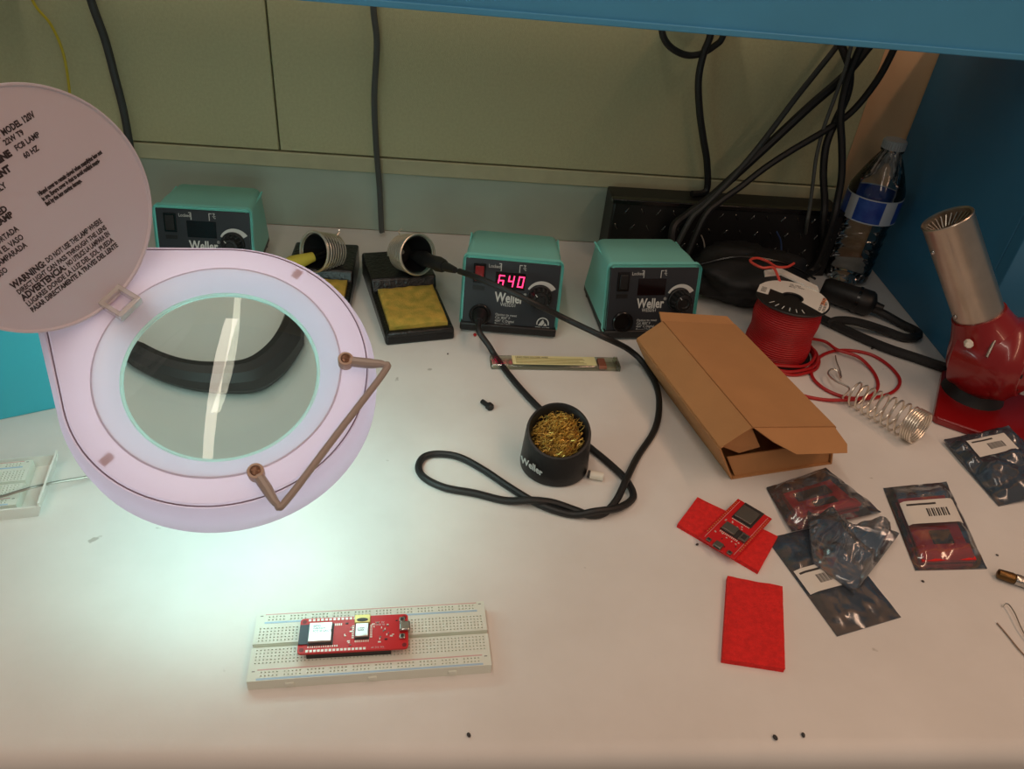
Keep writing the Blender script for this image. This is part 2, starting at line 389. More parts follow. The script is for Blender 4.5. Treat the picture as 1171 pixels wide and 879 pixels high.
    lt('CIRCLINE', -12, 37, .0050, .00022, 1.0); lt('FC8 LAMP', 13, 35.8, .0042, 0, .9)
    lt('FLUORESCENT', -28, 31.5, .0050, .00022, .95); lt('60 HZ', 14, 29.8, .0042, 0, .9)
    lt('INDOOR USE ONLY', -40, 26.2, .0044, .00005, .9)
    lt('CLOSED', -30, 14.6, .0048, .0001, .95); lt('LAMP', -24, 9.6, .0048, .0001, .95)
    lt('LA LUZ PORTADA', -46, 2.8, .0046, 0, .8); lt('CUBRE EN EL VASO', -49, -2.6, .0046, 0, .8); lt('LAMPARADA', -40, -8.2, .0046, 0, .8); lt('USO', -44, -13.2, .0046, 0, .8)
    # clear square catch on the collar with its hinge ears
    fr = MB(); s0, s1_ = .0098, .0062
    fr.loft([[(-s0,-s0,0),(s0,-s0,0),(s0,s0,0),(-s0,s0,0)], [(-s0,-s0,.006),(s0,-s0,.006),(s0,s0,.006),(-s0,s0,.006)], [(-s1_,-s1_,.006),(s1_,-s1_,.006),(s1_,s1_,.006),(-s1_,s1_,.006)], [(-s1_,-s1_,.0),(s1_,-s1_,.0),(s1_,s1_,.0),(-s1_,s1_,.0)]], False, False)
    MC = frame(e1*.0815+Vector((0,0,.0135)), e2, -e1, Vector((0,0,1)))
    cp = obj('hinge_catch', fr, 'clip_clear', root, .0008, M=MC)
    obj('hinge_pin', MB().tube([(-.016, -.0105, .0035), (.016, -.0105, .0035)], .0022, 10), mat('pin_tan', (178, 150, 132), .4), cp)
    # neck and spring arm leaving the frame to the left
    nk = e1*.138
    obj('neck', MB().lathe([(.012, -.03), (.017, -.026), (.017, -.002), (.012, .001)], 24), 'ivory', root, loc=nk)
    Mi = M0.inverted()
    A0 = M0 @ (nk+Vector((0,0,-.02))); J = Vector((-.78, .55, .34)); B = Vector((-.95, .93, .05))
    def rod(name, a, b, r): return obj(name, MB().tube([Mi @ Vector(a), Mi @ Vector(b)], r, 10), 'ivory', root)
    rod('arm', A0, J, .007); rod('arm', A0+Vector((0,0,-.022)), J+Vector((0,0,-.022)), .005); rod('arm', J, B, .007); rod('arm', J+Vector((0,.022,-.022)), B+Vector((0,.022,0)), .005)
    jm = MB().lathe([(.02, -.018), (.022, -.014), (.022, .014), (.02, .018)], 20, axis_frame(Mi @ (J+Vector((0,0,-.011))), Mi.to_3x3() @ Vector((.6,-.8,0)))); obj('elbow_joint', jm, 'ivory', root)
    bm = MB().lathe([(.055, 0), (.055, .012), (.03, .02), (.018, .05), (.014, .06)], 32, Mi @ T(B.x, B.y+.011, 0)); obj('base', bm, 'ivory', root)
    return root
build_lamp()

# ------------------------------------------------------------------ soldering stations
def station(label, x, y, rz, on=False, plug=False, group='teal soldering stations'):
    t = thing('soldering_station', label, 'soldering station', (x, y, 0), math.radians(rz), group)
    hw, H, tl, D, Db = .0585, .0915, .0215, .100, .128
    # housing: rounded roof loft from front rim to back
    def sec(yf, yb_, k): pass
    def rr(y0, y1, hw_, z1, r, n=5):
        # cross-section outline (x,z), y sheared linearly from y0 (bottom) to y1 (top)
        P = [(-hw_, .012)]
        for i in range(n+1):
            a = math.pi-(math.pi/2)*i/n; P.append((-hw_+r+r*math.cos(a), z1-r+r*math.sin(a)))
        for i in range(n+1):
            a = math.pi/2-(math.pi/2)*i/n; P.append((hw_-r+r*math.cos(a), z1-r+r*math.sin(a)))
        P.append((hw_, .012))
        return [(px, y0+(y1-y0)*pz/z1, pz) for px, pz in P]
    mb = MB().loft([rr(.004, tl+.004, hw-.0025, H-.0015, .008), rr(.03, tl+.03, hw-.003, H-.001, .008), rr(Db-.012, D-.004, hw-.0065, H-.003, .009), rr(Db-.004, D, hw-.008, H-.006, .010), rr(Db, D-.001, hw-.012, H-.012, .010)])
    h = obj('housing', mb, 'teal', t, ang=40)
    for sx in (-1, 1):
        for k in range(8):
            obj('vent_slot', MB().box(-.001, .001, -.0016, .0016, -.010, .006), 'teal_rim', h, M=T(sx*(hw-.0068), .060+k*.0052, H-.013) @ RY(sx*20))
    rim = MB().loft([rr(.0, tl, hw, H, .007), rr(.007, tl+.006, hw, H, .007), rr(.007, tl+.006, hw-.004, H-.004, .005), rr(.0, tl, hw-.004, H-.004, .005)], False, False)
    obj('rim', rim, 'teal_rim', t, ang=50)
    base = MB().prism([(-hw+.001, .0), (hw-.001, .0), (hw-.008, Db-.006), (-hw+.008, Db-.006)], .0025, .013); obj('base', base, 'black', t, .002)
    for sx in (-1, 1):
        for yy in (.012, Db-.02): obj('rubber_foot', MB().lathe([(.006, 0), (.006, .003)], 12, T(sx*(hw-.014), yy, 0)), 'rubber', t)
    # sloped front panel in its own plane
    ang = math.degrees(math.atan2(tl, H)); MP = T(0, 0, 0) @ RX(90-ang)     # local x right, y up the panel, z out to the viewer
    L = math.hypot(H, tl)
    p = obj('front_panel', MB().box(-hw+.0035, hw-.0035, .004, L-.0045, -.004, -.0008), 'black_panel', t, .0006, M=MP)
    def q(name, mb, m, z=0, **k): return obj(name, mb, m, p, **k)
    # power rocker
    sw = q('power_switch', MB().box(-.0455, -.0315, .062, .0845, -.001, .0012), 'black_gloss', .0005)
    k = MB().box(-.0435, -.0335, .0645, .082, .001, .0032); obj('rocker', k, 'switch_red' if on else 'black', sw, .0008)
    q('switch_plate', MB().box(-.0455, -.0315, .053, .058, -.001, -.0003), 'black')
    dsp = q('display_window', MB().box(-.0195, .0150, .0565, .0765, -.001, -.0002), 'display')
    if on:
        segs = {'6': 'acdefg', '4': 'bcfg', '0': 'abcdef'}
        for i, ch in enumerate('640'):
            x0 = -.0172+i*.0115; wd, hh, tk = .0072, .0135, .0017; y0 = .0598
            R = {'a': (0, wd, hh-tk, hh), 'd': (0, wd, 0, tk), 'g': (0, wd, hh/2-tk/2, hh/2+tk/2), 'f': (0, tk, hh/2, hh), 'e': (0, tk, 0, hh/2), 'b': (wd-tk, wd, hh/2, hh), 'c': (wd-tk, wd, 0, hh/2)}
            m_ = MB()
            for s_ in segs[ch]:
                a, b, c, d = R[s_]; g = .0002
                P = [(x0+a+g+ (c+g)*.12, y0+c+g), (x0+b-g+(c+g)*.12, y0+c+g), (x0+b-g+(d-g)*.12, y0+d-g), (x0+a+g+(d-g)*.12, y0+d-g)]
                m_.prism(P, -.0003, .0002)
            obj('digit', m_, 'led_red', dsp)
    text('lettering', 'Locked', .0056, 'print_white', p, T(-.0285, .0808, -.0007), sx=.85)
    text('lettering', '°F\n°C', .0042, 'print_white', p, T(.0115, .0838, -.0007), sx=.8, bold=.0001, spacing=.8)
    br = MB().box(-.0142, -.0134, .0775, .0865, -.0012, -.0004); br.box(-.0165, -.0134, .0857, .0865, -.0012, -.0004); q('bracket_mark', br, 'print_white')
    br = MB().box(.0072, .008, .0775, .0865, -.0012, -.0004); br.box(.0072, .0105, .0857, .0865, -.0012, -.0004); q('bracket_mark', br, 'print_white')
    text('lettering', 'Weller', .0165, 'print_white', p, T(-.0185, .0408, -.0007), sx=.72, bold=.0004)
    text('lettering', '®', .005, 'print_white', p, T(.0145, .050, -.0007))
    text('lettering', 'WESD51', .0062, 'print_white', p, T(-.0115, .0358, -.0007), sx=.8)
    text('lettering', 'Option to reset\nCal. 850° F\n454° C Digital\nPower Unit', .0042, 'print_white', p, T(-.0165, .0238, -.0007), sx=.95, spacing=.92)
    # static-safe mark: arc with hand triangle and letters
    lg = MB(); n = 16
    for i in range(n):
        a, b = math.pi*(-.08+1.16*i/n), math.pi*(-.08+1.16*(i+1)/n)
        lg.prism([(.0405+.0062*math.cos(a), .0185+.0062*math.sin(a)), (.0405+.0075*math.cos(a), .0185+.0075*math.sin(a)), (.0405+.0075*math.cos(b), .0185+.0075*math.sin(b)), (.0405+.0062*math.cos(b), .0185+.0062*math.sin(b))], -.0012, -.0004)
    lg.prism([(.0352, .0158), (.0400, .0158), (.0425, .0196), (.0405, .0235), (.0385, .0212)], -.0012, -.0004); lg.prism([(.0415, .0158), (.0458, .0158), (.0435, .0192)], -.0012, -.0004)
    q('esd_mark', lg, 'print_white'); text('lettering', 'ESD SAFE', .0042, 'print_white', p, T(.0405, .0112, -.0007), align='CENTER', bold=.0001)
    # dial arc, knob and iron socket
    da = MB(); cx, cy = .034, .0505
    for i in range(18):
        a, b = [math.radians(150-118*(i+j)/18) for j in (0, 1)]; wa, wb = [.0022+.0036*(i+j)/18 for j in (0, 1)]
        r0 = .0150
        da.prism([(cx+r0*math.cos(a), cy+r0*math.sin(a)), (cx+(r0+wa)*math.cos(a), cy+(r0+wa)*math.sin(a)), (cx+(r0+wb)*math.cos(b), cy+(r0+wb)*math.sin(b)), (cx+r0*math.cos(b), cy+r0*math.sin(b))][::-1], -.0012, -.0004)
    q('dial_arc', da, 'print_white')
    kb = MB().lathe([(.0142, -.0008), (.0142, .003), (.0135, .0036)], 40); 
    for i in range(14):
        a = 2*math.pi*i/14; kb.tube([(.0118*math.cos(a), .0118*math.sin(a), .003), (.0098*math.cos(a), .0098*math.sin(a), .015)], .0016, 6)
    kb.lathe([(.0118, .003), (.010, .0155), (.0088, .0168), (.006, .017), (.005, .0158)], 32)
    kn = q('temperature_knob', kb, 'black', loc=(cx, cy, 0))
    obj('knob_line', MB().box(-.0004, .0004, .006, .0095, .0164, .0172), 'print_white', kn, M=RZ(40))
    so = MB().lathe([(.0128, -.001), (.0128, .0022), (.0118, .003), (.0095, .003), (.0092, -.0005)], 32)
    q('iron_socket', so, 'black_gloss', loc=(-.0345, .0235, 0))
    if on or plug:
        pl = MB().lathe([(.0085, 0), (.0085, .011), (.0072, .014), (.0055, .020), (.0042, .026)], 24)
        for i in range(5): pl.lathe([(.0088, .002+i*.002), (.0092, .0028+i*.002), (.0088, .0036+i*.002)], 24, cap0=False, cap1=False)
        q('cord_plug', pl, 'rubber', loc=(-.0345, .0235, 0))
        q('plug_key', MB().box(-.0405, -.029, .0195, .0275, .011, .016), 'rubber', bevel=.001)
    return t
station('teal soldering station with glowing red 640 display', .0739, .7600, -4.28, True)
station('teal soldering station with dark display beside the cardboard box', .2461, .7644, 6.91)
station('teal soldering station at the wall behind the magnifier lamp', -.2975, .8525, 0., False, True)
def storage_bin():
    c = Vector((-.3565, .5985, 0)); t = thing('storage_bin', 'bright cyan plastic bin at left edge showing below the open lid', 'bin', c, math.radians(26))
    L_, D_, H_ = .17, .11, .115; k = .004
    b = obj('bin_shell', MB().loft([[(-L_, 0, 0), (0, 0, 0), (0, D_, 0), (-L_, D_, 0)], [(-L_-k, -k, H_), (k, -k, H_), (k, D_+k, H_), (-L_-k, D_+k, H_)], [(-L_-k+.003, -k+.003, H_), (k-.003, -k+.003, H_), (k-.003, D_+k-.003, H_), (-L_-k+.003, D_+k-.003, H_)], [(-L_+.003, .003, .003), (-.003, .003, .003), (-.003, D_-.003, .003), (-L_+.003, D_-.003, .003)]]), 'bin_cyan', t, .0015)
    o = .008; rm = MB().loft([[(-L_-o, -o, z), (o, -o, z), (o, D_+o, z), (-L_-o, D_+o, z)] for z in (H_-.008, H_+.001)]+[[(-L_-k+.002, -k+.002, z), (k-.002, -k+.002, z), (k-.002, D_+k-.002, z), (-L_-k+.002, D_+k-.002, z)] for z in (H_+.001, H_-.008)], False, False); obj('bin_rim', rm, 'bin_cyan', t, .001)
mat('bin_cyan', (60, 178, 196), .4)
storage_bin()

# ------------------------------------------------------------------ iron stands
def helix(r0, r1, L, turns, n=26, start=0., lin_=True):
    out = []
    N = int(turns*n)
    for i in range(N+1):
        t = i/N; a = start+2*math.pi*turns*t; r = r0+(r1-r0)*t; out.append((r*math.cos(a), r*math.sin(a), -L*t))
    return out
def iron_stand(label, loc, rz, opening, axis, handle_mat):
    t = thing('iron_stand', label, 'iron stand', loc, math.radians(rz), 'black soldering iron stands')
    hw = .0405
    mb = MB(); mb.loft([[(-hw,0,0),(hw,0,0),(hw,.178,0),(-hw,.178,0)], [(-hw+.001,.002,.015),(hw-.001,.002,.015),(hw-.002,.176,.030),(-hw+.002,.176,.030)]])
    base = obj('base', MB().prism([(0,0),(.176,0),(.174,.033),(.100,.033),(.094,.019),(.003,.014)], -hw, hw, Matrix(((0,0,1,0),(1,0,0,0),(0,1,0,0),(0,0,0,1)))), 'black_cast', t, .003, 3)
    lip = MB(); lip.box(-hw+.002, hw-.002, .0, .008, .010, .0165); obj('front_lip', lip, 'black_cast', base, .002)
    # sponge, a slab with a soft uneven top
    sp = MB(); nx, ny = 16, 14; V = []; Fc = []
    for j in range(ny+1):
        for i in range(nx+1):
            x = -.034+.068*i/nx; y = .010+.080*j/ny; e = min(i, nx-i, j, ny-j)
            z = .0145+.005*(y/.09)+(.0075 if e > 0 else .005)+.0016*noise.noise((x*90, y*90, 3.3)); V.append((x, y, z))
    for j in range(ny):
        for i in range(nx): a = j*(nx+1)+i; Fc.append((a, a+1, a+nx+2, a+nx+1))
    sp.add(V, Fc); k = len(V)
    edge = [i for i in range(nx+1)]+[(j+1)*(nx+1)-1 for j in range(1, ny+1)]+[ny*(nx+1)+i for i in range(nx-1, -1, -1)]+[j*(nx+1) for j in range(ny-1, 0, -1)]
    low = [(V[i][0], V[i][1], .010) for i in edge]; sp.v += low
    for i in range(len(edge)): sp.f.append((edge[i], k+i, k+(i+1) % len(edge), edge[(i+1) % len(edge)]))
    obj('sponge', sp, 'sponge', t)
    Mi = (T(*loc) @ RZ(rz)).inverted()
    O = Mi @ Vector(opening); A = (Mi.to_3x3() @ Vector(axis)).normalized(); MA = axis_frame(O, A)
    cmb = MB().tube(helix(.0245, .0210, .033, 7.5), .00105, 6); cmb.tube([(.0245*math.cos(2*math.pi*i/40), .0245*math.sin(2*math.pi*i/40), .001) for i in range(40)], .0016, 8, True)
    for tt in range(1): cmb.tube([(0, .0215, -.031), (0, .026, -.034), (.003, .029, -.030)], .0012, 6)
    co = obj('coil_holder', cmb, 'coil_steel', t, M=MA)
    obj('funnel', MB().lathe([(.0222, -.001), (.0212, -.001), (.0182, -.016), (.013, -.034), (.0001, -.035)], 32, cap0=False), 'black', co)
    foot = Vector((0, .145, .032)); rear = O-A*.031
    obj('coil_bracket', MB().tube(spline([rear-A*.002, (rear+foot)/2+Vector((0, .012, .004)), foot], 6), .0028, 8), 'steel_dull', t)
    return t, O, A
SO = atY(477, 291, .838); SAX = Vector((.59, -.75, .30))
st, O_, A_ = iron_stand('black iron stand with yellow sponge, iron with black cord resting in coil', (-.0279, .7359, 0), 14.9, SO, SAX, 'rubber')
LO = atY(360, 288, .85); LAX = Vector((-.62, -.72, .30))
c1 = at(421, 322, .0); 
iron_stand('black iron stand half hidden behind the lamp, yellow sleeved iron in coil', (-.155, .742, 0), 1., LO, LAX, 'yellow_foam')
def iron(label, O, A, m, L=.075):
    t = thing('soldering_iron', label, 'soldering iron', M=axis_frame(O, A))
    obj('handle', MB().lathe([(.0001, -.03), (.006, -.03), (.0085, -.012), (.0098, -.002), (.0088, .006), (.0082, .02), (.0092, .034), (.0082, .044), (.0062, .05)], 24, T(0, 0, 0)), m, t)
    obj('strain_relief', MB().lathe([(.0052, .049), (.0056, .056), (.0046, .066), (.0036, L)], 16), 'rubber', t)
    obj('tip', MB().lathe([(.003, -.05), (.0032, -.03), (.004, -.028)], 12), 'steel', t)
    return t
IA = (atY(525, 310, .772)-SO).normalized()
iron('black soldering iron lying in coil of the stand beside the glowing station', SO-SAX.normalized()*.004+Vector((.012, 0, -.006)), (atY(525, 310, .772)-(SO+Vector((.012, 0, -.006)))), 'rubber')
iron('yellow sleeved soldering iron sticking out of the left stand coil', LO+Vector((-.026, -.016, -.010)), Vector((-.72, -.62, -.05)), 'yellow_foam')

# ------------------------------------------------------------------ iron cord of the lit station
cz = .0035
def zp(X, Y): return 460+X/3.66, 380+Y/3.66
cord = [atY(525, 310, .772), atY(545, 317, .748), atY(580, 332, .726), atY(612, 347, .716), atY(648, 365, .720), at(690, 385, .045), at(718, 399, .02)]
for X, Y, z in [(1010,130,.008),(1062,220,cz),(1075,310,cz),(1055,410,cz),(985,520,cz),(940,610,.009),(900,695,.007),(850,752,cz),(790,765,cz),(720,742,cz),(630,712,.006),(540,702,.008),(430,703,cz),(300,672,cz),(180,650,cz),(95,610,cz),(68,565,cz),(90,522,cz),(150,508,cz),(240,522,cz),(340,575,cz),(430,635,cz),(530,697,cz),(620,738,cz),(720,762,cz),(810,748,.0085),(900,735,.006),(955,705,cz),(966,672,cz),(935,615,cz),(880,560,cz),(800,493,cz),(720,430,cz),(640,372,cz),(575,318,cz),(500,240,cz),(440,168,cz),(390,100,cz),(362,55,.012)]:
    px, py = zp(X, Y); cord.append(at(px, py, z))
M1 = T(.0739, .76, 0) @ RZ(-4.28) @ RX(90-math.degrees(math.atan2(.0215, .0915)))
cord += [M1 @ Vector((-.0335, .016, .040)), M1 @ Vector((-.0345, .0235, .026))]
tag(obj('black_cord', MB().tube(spline(cord, 8), .0034, 10), 'rubber'), 'black rubber iron cord looping across the bench in front of the cup', 'cord')
_o = LO+Vector((-.026, -.016, -.010)); _e = _o+Vector((-.72, -.62, -.05)).normalized()*.075
M3 = T(-.2975, .8525, 0) @ RX(90-math.degrees(math.atan2(.0215, .0915)))
c3 = [_e, _e+Vector((-.012, -.010, -.004)), Vector((-.262, .770, .020)), Vector((-.235, .735, .0036)), Vector((-.207, .700, .0036)), Vector((-.207, .675, .0036)), Vector((-.216, .657, .0036)), Vector((-.230, .650, .0036)), Vector((-.245, .6485, .0036)), Vector((-.260, .653, .0036)), Vector((-.290, .668, .0036)), Vector((-.325, .700, .0036)), Vector((-.338, .760, .0036)), Vector((-.335, .800, .008)), M3 @ Vector((-.0345, .018, .042)), M3 @ Vector((-.0345, .0235, .026))]
tag(obj('black_cord', MB().tube(spline(c3, 8), .0034, 10), 'rubber'), 'black cord curling on the bench behind the lamp, seen through its lens', 'cord')
# ------------------------------------------------------------------ brass wool cup
def cup():
    c = at(633, 531); t = thing('tip_cleaner', 'black tip cleaner cup filled with brass wool', 'tip cleaner', (c.x, c.y, 0), math.radians(-8))
    def ring(r, z, tilt, n=48, sh=0.):
        return [(r*math.cos(2*math.pi*i/n), sh+r*math.sin(2*math.pi*i/n)*math.cos(tilt), z+r*math.sin(2*math.pi*i/n)*math.sin(tilt)) for i in range(n)]
    tl = math.radians(24)
    rings = [ring(.0300, 0, 0), ring(.0322, .0015, 0), ring(.0326, .004, 0), ring(.0318, .018, tl*.45), ring(.0308, .032, tl*.8), ring(.0302, .041, tl, sh=-.001), ring(.0294, .0432, tl, sh=-.0015), ring(.0276, .0435, tl, sh=-.0015), ring(.0255, .041, tl, sh=-.001), ring(.0238, .028, tl*.6)]
    b = obj('cup_body', MB().loft(rings, True, True), 'black', t, ang=45)
    text('lettering', 'Weller', .0115, 'print_white', b, RZ(-38) @ T(-.0145, -.0324, .0130) @ RX(95), sx=.8, bold=.0003)
    random.seed(3); wv = MB()
    for k in range(300):
        a = random.uniform(0, 6.28); r = .022*math.sqrt(random.random()); x, y = r*math.cos(a), r*math.sin(a)*math.cos(tl)
        z = .036+r*math.sin(a)*math.sin(tl)+.006*(1-(r/.022)**2)+random.uniform(-.004, .002)
        p = [Vector((x, y, z))]; d = random.uniform(0, 6.28); rr_ = random.uniform(.0015, .004)
        for j in range(6):
            p.append(Vector((x, y, z))+Vector((rr_*math.cos(d+j*1.0)-rr_*math.cos(d), rr_*math.sin(d+j*1.0)-rr_*math.sin(d), .0022*math.sin(j*1.7+d)+.0006*j)))
        wv.tube(p, random.uniform(.0002, .00045), 4)
    o = obj('brass_wool', wv, 'brass', t); o['kind'] = 'stuff'
    obj('wool_core', MB().loft([ring(.0225, .032, tl), ring(.0205, .036, tl), ring(.012, .0395, tl)], True, True), mat('wool_core', (120, 88, 34), .5, .7, var=.5, vscale=500), t)
cup()
# ------------------------------------------------------------------ small bits near the cup
b = at(556, 465); t = thing('plastic_bit', 'small black plastic scrap left of the brass wool cup', 'scrap', (b.x, b.y, 0), math.radians(-50))
m_ = MB().tube([(-.007, 0, .003), (.006, 0, .003)], .0026, 8); obj('stem', m_, 'black', t); obj('head', MB().lathe([(.0042, -.003), (.0042, .001), (.003, .0025)], 10, T(.006, 0, .0035) @ RY(90)), 'black', t)
b = at(680, 547); t = thing('white_bead', 'small white cylinder with dark end right of the brass wool cup', 'bead', (b.x, b.y, 0), math.radians(-14))
obj('body', MB().tube([(-.005, 0, .0042), (.0075, 0, .0042)], .0042, 14), 'ivory', t); obj('dark_end', MB().tube([(-.0075, 0, .0042), (-.005, 0, .0042)], .0036, 14), 'ink', t)
# labelled clear tube lying in front of the stations
a0, a1 = at(560, 416.5), at(706, 419); t = thing('solder_tube', 'clear plastic tube with pale yellow paper label before the stations', 'tube', (a0.x, a0.y, 0), math.atan2(a1.y-a0.y, a1.x-a0.x))
L = (a1-a0).length
def rbox(x0, x1, hw, z0, z1): return MB().box(x0, x1, -hw, hw, z0, z1)
obj('sleeve', rbox(0, L, .0105, .0, .0065), 'clear_plastic', t, .002)
lb = obj('label', rbox(.025, .121, .0085, .0066, .0069), 'paper_warm', t)
for r in range(5):
    obj('print_line', rbox(.029, .029+random.uniform(.07, .086), .0004, 0, .0002), mat('faint_ink', (150, 140, 88), .8) if 'faint_ink' not in MATS else 'faint_ink', lb, loc=(0, -.006+r*.0024, .0069))
text('lettering', 'LEAD FREE SOLDER WIRE', .0044, 'ink', lb, T(.029, .0040, .0070), sx=.75)
obj('red_plug', rbox(.124, .133, .0085, .001, .0058), mat('plug_pink', (196, 120, 104), .6), t, .001)
obj('end_cap', rbox(L-.004, L+.001, .0108, .0, .0068), 'clear_plastic', t, .001)

# ------------------------------------------------------------------ breadboards
def breadboard_mesh(Lx, Wy, Tz):
    mb = MB()
    P = .00254; hs = .00055
    def strip(y0, y1, ys, xs):
        xl = [-Lx/2]; 
        for x in xs: xl += [x-hs, x+hs]
        xl.append(Lx/2); yl = [y0]
        for y in ys: yl += [y-hs, y+hs]
        yl.append(y1); nx, ny = len(xl), len(yl); base = len(mb.v)
        mb.v += [(x, y, Tz) for y in yl for x in xl]
        for j in range(ny-1):
            for i in range(nx-1):
                a = base+j*nx+i; q = (a, a+1, a+nx+1, a+nx)
                if i % 2 == 1 and j % 2 == 1:
                    k = len(mb.v); mb.v += [(mb.v[v][0], mb.v[v][1], Tz-.001) for v in q]
                    for e in range(4): mb.f.append((q[e], q[(e+1) % 4], k+(e+1) % 4, k+e))
                    mb.f.append((k, k+1, k+2, k+3))
                else: mb.f.append(q)
    xs63 = [(i-31)*P for i in range(63)]
    rail = [((i//5)*6+i % 5-29)*P for i in range(50)]
    h = Wy/2
    strip(-h, -h+.0095, [-h+.0035, -h+.0035+P], rail)
    strip(-h+.0095, -.0016, [-.0016-.0022-k*P for k in range(4, -1, -1)], xs63)
    strip(.0016, h-.0095, [.0016+.0022+k*P for k in range(5)], xs63)
    strip(h-.0095, h, [h-.0035-P, h-.0035], rail)
    # centre channel, sides and bottom
    for y0, y1, z0, z1 in ((-.0016, .0016, Tz-.004, Tz-.004),): mb.add([(-Lx/2, y0, z0), (Lx/2, y0, z0), (Lx/2, y1, z1), (-Lx/2, y1, z1)], [(0,1,2,3)])
    for y in (-.0016, .0016): mb.add([(-Lx/2, y, Tz-.004), (Lx/2, y, Tz-.004), (Lx/2, y, Tz), (-Lx/2, y, Tz)], [(0,1,2,3) if y > 0 else (3,2,1,0)])
    mb.add([(-Lx/2,-h,0),(Lx/2,-h,0),(Lx/2,h,0),(-Lx/2,h,0),(-Lx/2,-h,Tz),(Lx/2,-h,Tz),(Lx/2,h,Tz),(-Lx/2,h,Tz)], [(0,3,2,1),(0,1,5,4),(2,3,7,6)])
    for sx in (-1, 1):
        x = sx*Lx/2; v = [(x,-h,0),(x,h,0),(x,h,Tz),(x,.0016,Tz),(x,.0016,Tz-.004),(x,-.0016,Tz-.004),(x,-.0016,Tz),(x,-h,Tz)]; mb.add(v, [tuple(range(8)) if sx > 0 else tuple(range(7,-1,-1))])
    return mb
def breadboard(label, loc, rz):
    Lx, Wy, Tz = .165, .0545, .0095
    t = thing('breadboard', label, 'breadboard', loc, math.radians(rz), 'white solderless breadboards')
    obj('board', breadboard_mesh(Lx, Wy, Tz), 'breadboard', t, smooth=False)
    h = Wy/2
    for y, m in ((h-.0012, 'rail_red'), (h-.0083, 'rail_blue'), (-h+.0083, 'rail_red'), (-h+.0012, 'rail_blue')):
        obj('rail_line', MB().box(-Lx/2+.006, Lx/2-.006, y-(.0007 if 'blue' in m else .0004), y+(.0007 if 'blue' in m else .0004), Tz-.0003, Tz+.0001), m, t)
    for sx in (-1, 1):
        for y in (h-.0048, -h+.0048):
            obj('lettering_mark', MB().box(-.001, .001, -.0003, .0003, 0, .0001), 'hole_dark', t, loc=(sx*(Lx/2-.0035), y+.0025, Tz)); 
    for x in (-.055, 0, .055): obj('side_tab', MB().box(x-.003, x+.003, -h-.001, -h+.001, .0025, .006), 'breadboard', t, .0005)
    return t
bb = breadboard('white breadboard in front centre carrying a red circuit board', (-.0431, .331, 0), 4.75)

